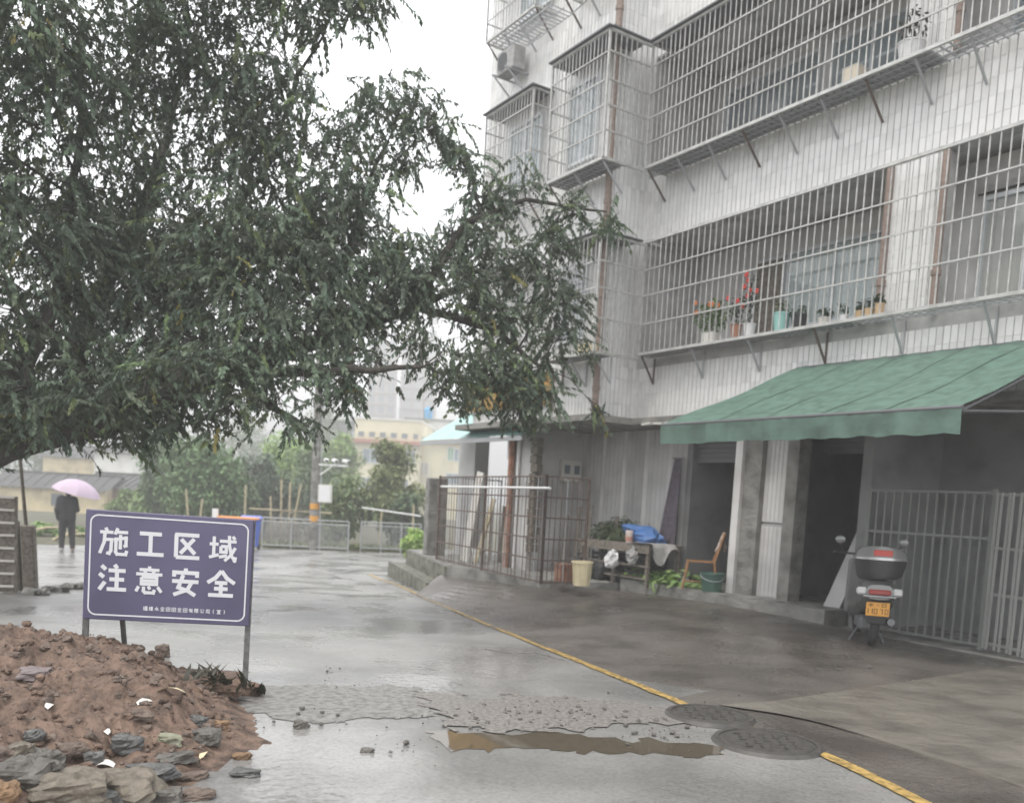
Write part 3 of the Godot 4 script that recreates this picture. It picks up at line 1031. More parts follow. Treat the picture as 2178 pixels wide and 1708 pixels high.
func build_balcony_things() -> void:
	var y := 3.874
	var g := "plants on the lower balcony"
	var red := mat(0.62, 0.05, 0.04, 0.6)
	var org := mat(0.70, 0.20, 0.05, 0.6)
	var terra := mat(0.34, 0.16, 0.10, 0.8)
	var leafg := Color(0.09, 0.17, 0.045)
	var dark := Color(0.035, 0.06, 0.03)
	pot("bushy green plant with orange flowers in a pale trough on the lower balcony", g, FX(-9.72, y, 0.17), 0.09, 0.17, M.offwhite, 420, Vector3(0.38, 0.26, 0.13), leafg, org, 5, true)
	pot("leafy red flowered plant in a terracotta pot on the lower balcony", g, FX(-9.22, y, 0.18), 0.08, 0.22, terra, 110, Vector3(0.16, 0.22, 0.1), dark, red, 3)
	pot("tall red flowers in a white pot on the lower balcony", g, FX(-8.98, y, 0.17), 0.085, 0.20, M.white, 90, Vector3(0.14, 0.36, 0.1), dark, red, 6)
	pot("small shrub in a turquoise pot on the lower balcony", g, FX(-8.42, y, 0.17), 0.115, 0.27, mat(0.28, 0.52, 0.48, 0.4), 60, Vector3(0.12, 0.1, 0.09), Color(0.10, 0.12, 0.06))
	pot("dark leafed plant in a black pot beside the turquoise pot", g, FX(-8.12, y, 0.17), 0.11, 0.2, M.black, 50, Vector3(0.16, 0.06, 0.09), dark)
	pot("dark stubby succulent in a wide off-white pot below the curtained window", g, FX(-7.72, y, 0.17), 0.085, 0.11, M.offwhite, 70, Vector3(0.1, 0.08, 0.08), dark)
	pot("dark stubby succulent in a small bright white pot below the curtained window", g, FX(-7.42, y, 0.17), 0.055, 0.10, M.white, 40, Vector3(0.06, 0.07, 0.06), dark)
	var tan := mat(0.55, 0.40, 0.24, 0.7)
	var row := "row of small tan pots with dark round succulents"
	for q in [[-7.2, 0.12], [-7.06, 0.13], [-6.92, 0.17]]:
		pot("small tan pot with dark succulent in the short row near the drainpipe", row, FX(q[0], y, 0.17), 0.058, q[1], tan, 45, Vector3(0.06, 0.07, 0.06), dark)
	# cream trough and clay things behind the bay cage
	pot("empty cream planter trough on the bay cage over the drainpipe", g, FX(-11.55, 3.794, 1.06), 0.11, 0.17, M.cream, 0, Vector3.ONE, dark, null, 0, true)
	# upper balcony: plant in white pot, tan box
	pot("dark plant in a white tub on the upper balcony", "plants on the upper balcony", FX(-6.75, 6.714, 0.25), 0.15, 0.24, M.white, 130, Vector3(0.18, 0.2, 0.14), Color(0.06, 0.05, 0.045))
	var t := thing("storage_carton", "tan storage carton standing on the upper balcony floor", "carton", FX(-7.55, 6.714, 0.2))
	var s := st0()
	cbox(s, Vector3(0, 0.13, 0), Vector3(0.22, 0.26, 0.2), 0.006)
	obj("carton_body", s, mat(0.6, 0.54, 0.44, 0.8), t)
	s = st0()
	box(s, Vector3(0, 0.265, 0), Vector3(0.225, 0.008, 0.205))
	obj("lid", s, M.offwhite, t)
	# air conditioner outdoor unit with hanging rack under the topmost cage
	var p := FN(1090, 95, 1.1)
	t = thing("air_conditioner", "grey air conditioner unit on a bracket under the topmost left cage", "air conditioner", FX(p.x - 0.1, p.y - 0.45, 1.05))
	s = st0()
	cbox(s, Vector3(0, 0.2, 0), Vector3(0.56, 0.4, 0.26), 0.015)
	obj("casing", s, M.grey_cloth, t)
	s = st0()
	lathe(s, [Vector2(0.0, 0.004), Vector2(0.13, 0.004), Vector2(0.14, 0.012), Vector2(0.155, 0.012), Vector2(0.155, 0.0)], 20, Transform3D(Basis(Vector3.RIGHT, PI / 2), Vector3(-0.08, 0.2, 0.131)))
	for i in 8: box(s, Vector3(-0.08, 0.09 + i * 0.031, 0.145), Vector3(0.28, 0.005, 0.006))
	obj("fan_grille", s, M.dark_steel, t)
	for u in [-0.22, 0.22]:
		s = st0()
		box(s, Vector3(u, -0.012, 0.0), Vector3(0.03, 0.024, 0.5))
		bar(s, Vector3(u, -0.03, 0.2), Vector3(u, -0.35, -0.225), 0.025, 0.02, Vector3.RIGHT)
		obj("bracket", s, M.steel_dull, t)
	p = FN(1150, 50, 1.3)
	t = thing("drying_rack", "flat wire drying rack hung below the topmost left cage", "drying rack", FX(p.x, p.y - 0.05, 1.32))
	s = st0()
	for i in 14: box(s, Vector3(-0.65 + i * 0.1, 0, 0.0), Vector3(0.012, 0.012, 0.42))
	for z in [-0.21, 0.0, 0.21]: box(s, Vector3(0, 0.012, z), Vector3(1.36, 0.014, 0.014))
	obj("wire_tray", s, M.steel_dull, t)
	s = st0()
	for u in [-0.66, 0.66]: bar(s, Vector3(u, 0.01, -0.2), Vector3(u, 0.3, -0.47), 0.02, 0.014, Vector3.RIGHT)
	obj("hanger", s, M.steel_dull, t)

# ------------------------------------------------------------------ ground floor
func build_shopfront() -> void:
	var b := block
	var s := st0()
	# floors
	s = st0()
	span(s, -11.2, -7.2, -0.6, 0.27, -6.0, 0.34)
	obj("shop_floor", s, M.concrete, b)
	s = st0()
	span(s, -7.2, 0.5, -0.6, 0.065, -6.0, 0.3)
	obj("shop_floor", s, M.concrete, b)
	# ledge over the shops, following the bay
	s = st0()
	span(s, -11.25, 0.5, 2.76, 2.86, -0.4, 0.3)
	span(s, -15.6, -11.25, 2.76, 2.86, -0.4, 1.12)
	obj("ledge", s, M.concrete, b)
	s = st0()
	for i in 16:
		var u := -10.9 + i * 0.24 + rng.randf() * 0.1
		box(s, Vector3(u, 2.745 + rng.randf() * 0.02, 0.28), Vector3(rng.randf_range(0.08, 0.22), 0.03, 0.12), Basis(Vector3(0, 0, 1), rng.randf_range(-0.12, 0.12)))
	obj("peeling_plaster", s, M.offwhite, b)
	# pillar under the bay, with a stained strip
	s = st0()
	span(s, -14.2, -13.42, -0.3, 2.76, -0.4, 0.7)
	obj("pillar", s, M.shopwall, b)
	s = st0()
	for i in 13:
		box(s, Vector3(-13.36 + rng.randf_range(-0.02, 0.02), 0.6 + i * 0.16, 0.66), Vector3(0.2, 0.14, 0.13), Basis(Vector3(0, 0, 1), rng.randf_range(-0.05, 0.05)))
	obj("exposed_brickwork", s, M.rock_b, b)
	# shaded wall of tall narrow panels
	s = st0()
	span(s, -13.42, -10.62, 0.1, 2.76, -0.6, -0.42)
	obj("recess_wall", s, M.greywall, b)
	for i in 24:
		s = st0()
		var a := -13.4 + i * 0.1155
		span(s, a + 0.004, a + 0.111, 0.2, 2.75, -0.42, -0.41 + rng.randf() * 0.004)
		obj("panel", s, M.shopwall if i % 5 else M.plaster, b)
	# doors, posts and the two dark shops
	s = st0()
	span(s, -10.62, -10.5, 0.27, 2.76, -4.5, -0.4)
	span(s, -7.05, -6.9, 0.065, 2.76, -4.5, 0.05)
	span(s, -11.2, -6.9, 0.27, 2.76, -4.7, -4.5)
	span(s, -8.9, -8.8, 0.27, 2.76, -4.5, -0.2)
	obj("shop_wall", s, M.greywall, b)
	s = st0()
	span(s, -9.16, -9.03, 0.27, 2.76, -0.15, 0.06)
	obj("door_post", s, M.plaster, b)
	s = st0()
	span(s, -9.03, -8.72, 0.27, 2.76, -0.2, 0.0)
	obj("pilaster", s, M.concrete, b)
	s = st0()
	span(s, -8.72, -8.27, 0.27, 1.30, -0.16, -0.10)
	var dr := obj("folding_door", s, M.shopwall, b)
	for i in 6:
		s = st0()
		span(s, -8.715 + i * 0.074, -8.715 + i * 0.074 + 0.066, 0.29, 1.27, -0.10, -0.092)
		obj("slat", s, M.plaster, dr)
	for i in 6:
		s = st0()
		span(s, -8.715 + i * 0.074, -8.715 + i * 0.074 + 0.066, 1.33, 2.7, -0.10, -0.092)
		obj("slat", s, M.plaster, dr)
	s = st0()
	span(s, -8.72, -8.27, 1.33, 2.72, -0.16, -0.10)
	span(s, -8.73, -8.26, 1.295, 1.335, -0.17, -0.13)
	obj("upper_leaf", s, M.shopwall, dr)
	s = st0()
	span(s, -8.27, -8.08, 0.27, 2.76, -0.25, 0.0)
	obj("door_post", s, M.concrete, b)
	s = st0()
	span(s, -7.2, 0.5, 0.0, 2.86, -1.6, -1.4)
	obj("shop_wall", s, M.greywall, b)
	# half lowered roller shutters in the dark shops
	for q in [[-10.5, -9.17, 2.2], [-8.07, -7.06, 2.3]]:
		s = st0()
		var y: float = q[2]
		while y < 2.7:
			span(s, q[0], q[1], y, y + 0.07, -0.5, -0.485)
			y += 0.075
		obj("roller_shutter", s, M.dark_steel, b)
	# drainpipe and white pipes on the pillar
	s = st0()
	tube(s, [Vector3(-14.0, 0.15, 0.78), Vector3(-14.0, 2.55, 0.78), Vector3(-13.9, 2.76, 0.8)], [0.06, 0.06, 0.06], 10)
	obj("drainpipe", s, M.brick_red, b)
	s = st0()
	tube(s, [Vector3(-13.82, 0.15, 0.75), Vector3(-13.82, 2.7, 0.75)], [0.03, 0.03], 8)
	tube(s, [Vector3(-14.12, 2.2, 0.75), Vector3(-14.12, 2.75, 0.75)], [0.05, 0.05], 8)
	obj("white_pipe", s, M.white, b)
	# green awning
	var aw := thing("awning", "wide faded green fabric awning sloping down over the shop doors", "awning", FX(0, 0, 0))
	var u0 := -8.2
	var u1 := -4.42
	var cols := 26
	var rows := 10
	s = st0()
	var grid := []
	for i in cols + 1:
		var r := []
		for j in rows + 1:
			var t := float(j) / rows
			var u: float = lerp(u0, u1, float(i) / cols)
			var sag := -0.035 * sin(PI * t) * (0.7 + 0.5 * sin(i * 0.9)) + 0.012 * sin(i * 2.3 + j)
			r.append(Vector3(u, lerp(3.42, 2.44, t) + sag, lerp(0.03, 2.4, t)))
		grid.append(r)
	quilt(s, grid, Vector3.UP)
	obj("canopy", s, M.awning, aw)
	for k in range(1, 5):
		var ci := k * 5 + 1
		s = st0()
		var sg := []
		for e in 2:
			var r := []
			for j in rows + 1: r.append(grid[ci][j] + Vector3(-0.012 + e * 0.024, 0.006, 0.0))
			sg.append(r)
		quilt(s, sg, Vector3.UP)
		obj("seam", s, M.valance, aw)
	s = st0()
	grid = []
	for i in cols * 2 + 1:
		var r := []
		for j in 5:
			var t := float(j) / 4
			var k := noise.get_noise_2d(i * 40.0, 3.0)
			r.append(Vector3(lerp(u0, u1, float(i) / cols / 2), 2.44 - 0.235 * t * (1.0 + 0.1 * noise.get_noise_1d(i * 20.0)), 2.405 + 0.025 * t * k * 2.0 + 0.008 * sin(i * 1.3) * t))
		grid.append(r)
	quilt(s, grid, Vector3(0, 0, 1))
	obj("valance", s, M.valance, aw)
	s = st0()
	rod(s, Vector3(u0, 2.43, 2.39), Vector3(u1, 2.43, 2.39), 0.022)
	rod(s, Vector3(u0, 3.4, 0.04), Vector3(u1, 3.4, 0.04), 0.022)
	for i in 5:
		var u: float = lerp(u0 + 0.02, u1 - 0.02, i / 4.0)
		rod(s, Vector3(u, 3.36, 0.04), Vector3(u, 2.40, 2.38), 0.015)
	for u in [u0 + 0.02, u1 - 0.02]: rod(s, Vector3(u, 2.40, 2.36), Vector3(u, 2.62, 0.02), 0.015)
	obj("awning_frame", s, M.dark_steel, aw)
	# barred gate
	var gt := thing("bar_gate", "dull green-grey upright bar gate behind the parked scooter", "gate", FX(0, 0, 0))
	s = st0()
	for y in [0.12, 1.30, 1.80]: span(s, -6.9, -5.35, y - 0.015, y + 0.015, 0.03, 0.055)
	for u in [-6.9, -5.35]: span(s, u - 0.025, u + 0.025, 0.066, 1.84, 0.026, 0.06)
	obj("gate_frame", s, M.gate, gt)
	var bm := BoxMesh.new()
	bm.size = Vector3(0.022, 1.70, 0.02)
	for i in 13:
		put("bar", bm, M.gate, gt, Transform3D(Basis(Vector3(0, 0, 1), rng.randf_range(-0.004, 0.004)), Vector3(-6.79 + i * 0.11, 0.96, 0.042)))
	gt = thing("bar_gate", "pale folded bar gate leaf at the far end of the shopfront", "gate", FX(-5.3, 0, 0.06, -0.35))
	s = st0()
	for y in [0.16, 0.7, 1.2, 1.78]: span(s, 0.0, 1.9, y - 0.015, y + 0.015, 0.01, 0.03)
	obj("gate_frame", s, M.gate_pale, gt)
	for i in 22:
		put("bar", bm, M.gate_pale, gt, Transform3D(Basis(Vector3(0, 0, 1), rng.randf_range(-0.012, 0.012)), Vector3(0.03 + i * 0.085, 0.95, 0.042 + (i % 2) * 0.025)))
	# meter boxes
	var rv := ray(1226, 1003)
	var mp := CAM + rv * ((-13.42 - UU.dot(CAM)) / UU.dot(rv))
	var t := thing("meter_box", "pale electricity meter box with two dark windows on the pillar's shaded side", "meter box", FX(-13.42, mp.y - 0.2, clampf(NN.dot(mp) - KW, -0.12, 0.35), PI / 2))
	s = st0()
	cbox(s, Vector3(0, 0.2, 0.05), Vector3(0.46, 0.40, 0.1), 0.01)
	obj("cabinet", s, M.offwhite, t)
	for u in [-0.11, 0.11]:
		s = st0()
		cbox(s, Vector3(u, 0.22, 0.104), Vector3(0.13, 0.16, 0.012), 0.004)
		obj("meter_window", s, M.glass, t)
	# plum coloured drape by the dark door
	t = thing("hanging_drape", "plum grey drape hanging beside the dark shop opening", "drape", FX(-10.85, 0.9, -0.30))
	s = st0()
	grid = []
	for i in 17:
		var r := []
		for j in 9:
			var k := j / 8.0
			var wid: float = lerp(0.18, 0.42, k)
			r.append(Vector3(lerp(0.24 - wid, 0.24, i / 16.0), lerp(1.35, 0.0, k) + 0.04 * sin(i * 0.8) * k, 0.02 + 0.03 * sin(i * 1.7) * (0.4 + k)))
		grid.append(r)
	quilt(s, grid, Vector3(0, 0, 1))
	obj("cloth", s, M.purple_cloth, t)
	s = st0()
	rod(s, Vector3(0.0, 1.36, 0.0), Vector3(0.26, 1.36, 0.0), 0.012)
	obj("rail", s, M.dark_steel, t)

func quilt(s: SurfaceTool, g: Array, out: Vector3) -> void:
	var nrm := []
	for i in g.size():
		var r := []
		for j in g[i].size():
			var a: Vector3 = g[mini(i + 1, g.size() - 1)][j] - g[maxi(i - 1, 0)][j]
			var b: Vector3 = g[i][mini(j + 1, g[i].size() - 1)] - g[i][maxi(j - 1, 0)]
			var n := a.cross(b).normalized()
			r.append(n if n.dot(out) > 0.0 else -n)
		nrm.append(r)
	for i in g.size() - 1:
		for j in g[i].size() - 1:
			smooth4(s, [g[i][j], nrm[i][j]], [g[i + 1][j], nrm[i + 1][j]], [g[i + 1][j + 1], nrm[i + 1][j + 1]], [g[i][j + 1], nrm[i][j + 1]])

func plank(label: String, a: Vector3, b: Vector3, w: float, t: float, m: Material, called := "leaning_plank", cat := "plank", group := "planks leaning behind the steel cage") -> void:
	var s := st0()
	bar(s, a, b, w, t, NN)
	var o := obj(called, s, m)
	tag(o, label, cat, group)

func bucket(called: String, label: String, at: Vector3, r: float, h: float, m: Material, group := "") -> Node3D:
	var t := thing(called, label, "bucket", Transform3D(Basis(), at), group)
	var s := st0()
	lathe(s, [Vector2(0, 0.001), Vector2(r * 0.8, 0.001), Vector2(r, h), Vector2(r * 1.06, h + 0.005), Vector2(r * 1.06, h - 0.02), Vector2(r * 1.02, h - 0.025)], 18)
	lathe(s, [Vector2(r * 0.97, h), Vector2(r * 0.78, 0.015), Vector2(0, 0.015)], 18)
	obj("tub", s, m, t)
	s = st0()
	var pts := []
	var rad := []
	for i in 9:
		var a := PI * i / 8
		pts.append(Vector3(cos(a) * r * 1.05, h - 0.03 - sin(a) * r * 0.5, sin(a) * r * 0.95))
		rad.append(0.006)
	tube(s, pts, rad, 5)
	obj("handle", s, M.steel_dull, t)
	return t

# ------------------------------------------------------------------ things along the forecourt
func build_street_things() -> void:
	var s := st0()
	# stepped concrete plinth at the road
	var a := G(826, 1226)
	var bq := G(906, 1264)
	var dirv := (bq - a).normalized()
	var inw := Vector3(dirv.z, 0, -dirv.x)
	if inw.dot(NN) > 0: inw = -inw
	var st := thing("concrete_steps", "mossy two tier concrete plinth steps at the bend of the yellow line", "steps")
	s = st0()
	prism(s, ragged(PackedVector2Array([xz(a), xz(bq), xz(bq + inw * 1.2), xz(a + inw * 1.2)]), 0.02, 0.3, 5.0), -0.6, -0.15)
	obj("lower_step", s, M.mossy, st)
	var a2 := a + inw * 0.32 + dirv * 0.5
	var b2 := bq + inw * 0.30 + dirv * 0.12
	s = st0()
	prism(s, ragged(PackedVector2Array([xz(a2), xz(b2), xz(b2 + inw * 1.3), xz(a2 + inw * 1.3)]), 0.02, 0.3, 8.0), -0.5, 0.17)
	obj("upper_step", s, M.mossy, st)
	s = st0()
	prism(s, PackedVector2Array([xz(a2 + inw * 0.05), xz(b2 + inw * 0.02 - dirv * 0.05), xz(FW(-11.72, 0, 1.58)), xz(FW(-11.3, 0, 0.6)), xz(FW(-11.22, 0, -3.0)), xz(FW(-19.0, 0, -3.0))]), -0.6, 0.19)
	struct("platform", s, M.concrete)
	# steel cage of rusty bars on the platform
	var p0 := lev(928, 1190, 0.2)
	var p1 := lev(1150, 1243, 0.2)
	var p2 := lev(1240, 1243, 0.2)
	var cg := thing("steel_cage", "rusty open steel bar cage standing on the platform beside the road", "cage")
	var hh := 1.62
	for seg in [[p0, p1, 34], [p1, p2, 8]]:
		s = st0()
		for k in 6:
			var y: float = [0.03, 0.36, 0.68, 1.0, 1.31, 1.62][k]
			bar(s, seg[0] + Vector3.UP * y, seg[1] + Vector3.UP * y, 0.022, 0.022)
		obj("rail", s, M.rust, cg)
		for i in seg[2] + 1:
			s = st0()
			var p: Vector3 = seg[0].lerp(seg[1], float(i) / seg[2])
			var post: bool = i == 0 or i == seg[2] or i == 17
			bar(s, p + Vector3.UP * 0.002, p + Vector3.UP * (hh + (0.03 if post else 0.0)), 0.036 if post else 0.011, 0.036 if post else 0.011, NN)
			obj("post" if post else "bar", s, M.rust if post or i % 4 else M.steel_dull, cg)
	s = st0()
	var back := inw * 1.25
	bar(s, p0 + Vector3.UP * hh, p0 + back + Vector3.UP * hh, 0.03, 0.03)
	bar(s, p0 + back, p0 + back + Vector3.UP * hh, 0.03, 0.03, NN)
	obj("top_frame", s, M.steel_dull, cg)
	s = st0()
	rod(s, p0 + dirv * 0.4 + Vector3.UP * 1.42 - inw * 0.05, p1 + dirv * 0.35 + Vector3.UP * 1.43 - inw * 0.05, 0.022)
	tag(obj("white_pole", s, M.white), "long white pole tied along the front of the steel cage", "pole")
	# concrete column and leaning planks
	var cb := lev(922, 1180, 0.19)
	s = st0()
	cbox(s, Vector3(0, 0.82, 0), Vector3(0.42, 1.64, 0.3), 0.02)
	tag(obj("concrete_column", s, M.concrete, null, Transform3D(Basis(Vector3.UP, 0.35), cb)), "stout weathered concrete column at the end of the platform", "column")
	plank("wide pale board leaning inside the cage beside the concrete column", lev(955, 1192, 0.2) + inw * 0.3, lev(955, 1192, 0.2) + inw * 0.5 + dirv * 0.22 + Vector3.UP * 1.75, 0.24, 0.03, M.offwhite)
	plank("narrow yellowish board leaning next to the wide pale board", lev(985, 1196, 0.2) + inw * 0.25, lev(985, 1196, 0.2) + inw * 0.5 + dirv * 0.2 + Vector3.UP * 1.25, 0.12, 0.03, M.bamboo)
	plank("thin white stick slanting inside the steel cage", lev(1075, 1200, 0.2) + inw * 0.4, lev(1075, 1200, 0.2) + inw * 0.8 + dirv * 0.38 + Vector3.UP * 1.3, 0.035, 0.035, M.white)
	for i in 3:
		plank("white plastic pipe standing upright at the back of the steel cage", lev(1105 + i * 13, 1190, 0.2) + inw * 0.9, lev(1105 + i * 13, 1190, 0.2) + inw * 0.95 + dirv * 0.05 + Vector3.UP * (1.5 - 0.12 * i), 0.045, 0.045, M.white, "upright_pipe", "pipe", "white pipes behind the steel cage")
	for i in 12:
		plank("weathered picket of the low fence at the back of the steel cage", FW(-15.6 + i * 0.36, 0.19, 0.15), FW(-15.6 + i * 0.36 + rng.randf_range(-0.05, 0.05), 0.19 + rng.randf_range(0.95, 1.3), 0.12), 0.1, 0.02, M.timber, "picket", "picket", "pickets behind the steel cage")
	bucket("white_bucket", "white bucket standing inside the steel cage", lev(995, 1196, 0.19) + inw * 0.2, 0.13, 0.27, M.white)
	# lean-to with turquoise roof
	var lt := thing("lean_to", "lean-to stall with a turquoise sheet roof and white pillar at the block's end", "stall", FX(0, 0, 0))
	var e0 := FN(893, 938, 1.0)
	var e1 := FN(1110, 926, 1.0)
	var r0 := FN(985, 884, 0.0)
	s = st0()
	var grid := []
	for i in 30:
		var r := []
		for j in 2:
			var u: float = lerp(e0.x, e1.x, i / 29.0)
			r.append(Vector3(lerp(u, lerp(r0.x, e1.x + 0.4, i / 29.0), float(j)), lerp(e0.y, r0.y, float(j)) + 0.012 * (i % 2), lerp(1.0, 0.0, float(j))))
		grid.append(r)
	quilt(s, grid, Vector3.UP)
	obj("roof_sheet", s, M.turq, lt)
	s = st0()
	span(s, e0.x, e1.x, e0.y - 0.09, e0.y - 0.01, 0.97, 1.0)
	obj("fascia", s, M.steel_dull, lt)
	var pl := FN(978, 940, 0.0)
	var pr := FN(1012, 940, 0.0)
	s = st0()
	span(s, pl.x, pr.x, 0.19, r0.y - 0.02, -0.35, 0.0)
	obj("pillar", s, M.plaster, lt)
	var w0 := FN(1106, 960, 0.0)
	s = st0()
	span(s, w0.x, -14.2, 0.19, r0.y - 0.02, -0.2, 0.0)
	obj("side_wall", s, M.shopwall, lt)
	s = st0()
	span(s, pl.x, -14.2, 0.19, r0.y + 0.1, -2.6, -2.5)
	obj("back_wall", s, M.shopwall, lt)
	s = st0()
	span(s, pl.x, -14.2, r0.y + 0.05, r0.y + 0.12, -2.5, -0.02)
	obj("ceiling", s, M.plaster, lt)
	# orange-yellow sheet banner on the wall above, mostly behind the leaves
	var b0 := FN(988, 878, 0.9)
	var b1 := FN(1172, 792, 0.9)
	var bn := thing("banner", "faded orange yellow sheet hanging above the turquoise roof behind the leaves", "banner", FX(0, 0, 0))
	s = st0()
	grid = []
	for i in 20:
		var r := []
		for j in 6:
			r.append(Vector3(lerp(b0.x, b1.x, i / 19.0), lerp(b0.y, b1.y, j / 5.0), 0.9 + 0.03 * sin(i * 1.1 + j)))
		grid.append(r)
	quilt(s, grid, Vector3(0, 0, 1))
	obj("sheet", s, M.orange_sheet, bn)
	s = st0()
	span(s, b0.x, b1.x, b1.y, b1.y + 0.03, 0.86, 0.9)
	for u in [b0.x, b1.x - 0.03]: span(s, u, u + 0.03, b0.y - 0.2, b1.y, 0.83, 0.86)
	obj("batten", s, M.timber, bn)
	build_stall()
	build_scooter()

func build_stall() -> void:
	var n := 0.4
	var q0 := FN(1232, 1155, n)
	var q1 := FN(1382, 1160, n)
	var u0 := q0.x
	var u1 := q1.x
	var fl := 0.19
	var top := 0.86
	var t := thing("market_table", "dark wooden table loaded with greens in the shaded recess", "table", FX(0, 0, 0))
	var s := st0()
	for i in 6: span(s, u0, u1, top - 0.03, top, n - 0.75 + i * 0.127, n - 0.75 + i * 0.127 + 0.12)
	obj("table_top", s, M.timber, t)
	for u in [u0 + 0.03, (u0 + u1) / 2, u1 - 0.08]:
		for z in [n - 0.7, n - 0.06]:
			s = st0()
			span(s, u, u + 0.05, fl, top - 0.03, z, z + 0.05)
			obj("leg", s, M.timber, t)
	s = st0()
	span(s, u0, u1, 0.5, 0.53, n - 0.04, n)
	span(s, u0, u1, 0.3, 0.33, n - 0.7, n - 0.02)
	span(s, u0, u1, top - 0.14, top - 0.03, n - 0.012, n + 0.008)
	obj("shelf", s, M.timber, t)
	for q in [[0.22, 0.0, 0.0, "black slatted plastic crate under the left half of the table"], [0.72, 0.0, 0.1, "black slatted plastic crate under the right half of the table"]]:
		t = thing("plastic_crate", q[3], "crate", FX(lerp(u0, u1, q[0]), 0.345, n - 0.4, q[2]))
		s = st0()
		box(s, Vector3(0, 0.01, 0), Vector3(0.56, 0.02, 0.4))
		obj("crate_floor", s, M.black, t)
		for k in 4:
			s = st0()
			for z in [-0.195, 0.195]: box(s, Vector3(0, 0.05 + k * 0.075, z), Vector3(0.56, 0.05, 0.012))
			for x in [-0.275, 0.275]: box(s, Vector3(x, 0.05 + k * 0.075, 0), Vector3(0.012, 0.05, 0.38))
			obj("slat", s, M.black, t)
		s = st0()
		for x in [-0.265, 0.265]:
			for z in [-0.185, 0.185]: box(s, Vector3(x, 0.17, z), Vector3(0.025, 0.32, 0.025))
		obj("corner_post", s, M.black, t)
	t = thing("greens_pile", "heap of dark leafy greens piled on the market table", "vegetables", FX(lerp(u0, u1, 0.32), top, n - 0.38))
	s = st0()
	blob(s, Vector3(0, 0.08, 0), Vector3(1.1, 0.36, 0.55), 4.0, 0.25, Basis(), 14, 8, true)
	obj("core", s, mat(0.06, 0.085, 0.04, 0.8), t)
	leaf_ball(t, "leaves", Vector3(0, 0.12, 0), Vector3(0.62, 0.3, 0.32), 500, leaf_mesh(0.16, 0.05), Color(0.06, 0.085, 0.04))
	t = thing("blue_tarp", "crumpled blue plastic tarp on the table beside the greens", "tarp", FX(lerp(u0, u1, 0.68), top, n - 0.35))
	s = st0()
	blob(s, Vector3(0, 0.14, 0), Vector3(0.85, 0.3, 0.5), 9.0, 0.3, Basis(Vector3(0, 0, 1), -0.12), 14, 9)
	obj("sheet", s, M.tarp, t)
	t = thing("paper_cup", "pink and white paper carton standing on the front of the table", "carton", FX(lerp(u0, u1, 0.68), top, n - 0.07))
	s = st0()
	lathe(s, [Vector2(0, 0.001), Vector2(0.05, 0.001), Vector2(0.065, 0.16), Vector2(0.06, 0.2), Vector2(0, 0.2)], 12)
	obj("cup_wall", s, mat(0.6, 0.5, 0.46, 0.6), t)
	s = st0()
	lathe(s, [Vector2(0.058, 0.03), Vector2(0.0625, 0.1), Vector2(0.058, 0.1)], 12)
	obj("printed_band", s, mat(0.5, 0.25, 0.2, 0.6), t)
	t = thing("grey_cloth", "pale grey cloth hanging over the end of the table", "cloth", FX(u1 - 0.02, top + 0.012, n - 0.1))
	s = st0()
	var grid := []
	for i in 12:
		var r := []
		for j in 10:
			var k := j / 9.0
			r.append(Vector3(lerp(-0.42, 0.10, minf(k * 1.8, 1.0)) + 0.05 * maxf(0.0, k - 0.55) * 3.0, 0.012 - maxf(0.0, k - 0.55) * 0.75 * (0.6 + 0.4 * sin(i * 0.5)), 0.13 - i * 0.045 + 0.02 * sin(k * 7.0 + i)))
		grid.append(r)
	quilt(s, grid, Vector3(0.4, 1, 0.4))
	obj("sheet", s, M.grey_cloth, t)
	# carrier bags and sacks
	for q in [[0.58, 0.42, 0.24, M.white, 0.05, "knotted white carrier bag hanging from the market table"], [0.82, 0.55, 0.2, M.grey_cloth, 0.0, "small grey bag tied under the table end"], [0.10, 0.19, 0.34, M.black, 0.1, "black rubbish bag slumped under the table by the cage"], [0.30, 0.19, 0.30, M.black, -0.1, "black rubbish bag with a shiny fold under the middle of the table"]]:
		t = thing("plastic_bag", q[5], "bag", FX(lerp(u0, u1, q[0]), q[1], n + 0.06 + q[4]))
		s = st0()
		blob(s, Vector3(0, q[2] * 0.55, 0), Vector3(q[2] * 1.1, q[2] * 1.15, q[2] * 0.8), q[0] * 30.0, 0.35, Basis(), 14, 10)
		obj("sack", s, q[3], t)
		s = st0()
		rod(s, Vector3(0, q[2] * 1.0, 0), Vector3(0.02, q[2] * 1.3, -0.02), 0.018, 0.045, 7)
		obj("knot", s, q[3], t)
	# heap of cut leaves along the plinth edge
	t = thing("leaf_heap", "spread of fresh pale green vegetable leaves along the plinth edge", "vegetables", FX(-10.3, 0.27, 0.1))
	s = st0()
	blob(s, Vector3(0, 0.03, 0), Vector3(1.8, 0.16, 0.4), 14.0, 0.25, Basis(), 14, 6, true)
	obj("core", s, mat(0.20, 0.30, 0.10, 0.8), t)
	leaf_ball(t, "leaves", Vector3(0, 0.09, 0), Vector3(1.0, 0.13, 0.24), 560, leaf_mesh(0.19, 0.07), Color(0.20, 0.30, 0.10), 0.5)
	# bins beside the cage
	var bp := lev(1236, 1246, 0.2)
	t = thing("cream_bin", "tall cream plastic bin standing in front of the steel cage corner", "bin", Transform3D(Basis(Vector3.UP, 0.5), bp))
	s = st0()
	lathe(s, [Vector2(0, 0.001), Vector2(0.12, 0.001), Vector2(0.15, 0.34), Vector2(0.17, 0.345), Vector2(0.17, 0.375), Vector2(0.145, 0.375), Vector2(0.12, 0.02), Vector2(0, 0.02)], 20)
	obj("tub", s, M.cream, t)
	s = st0()
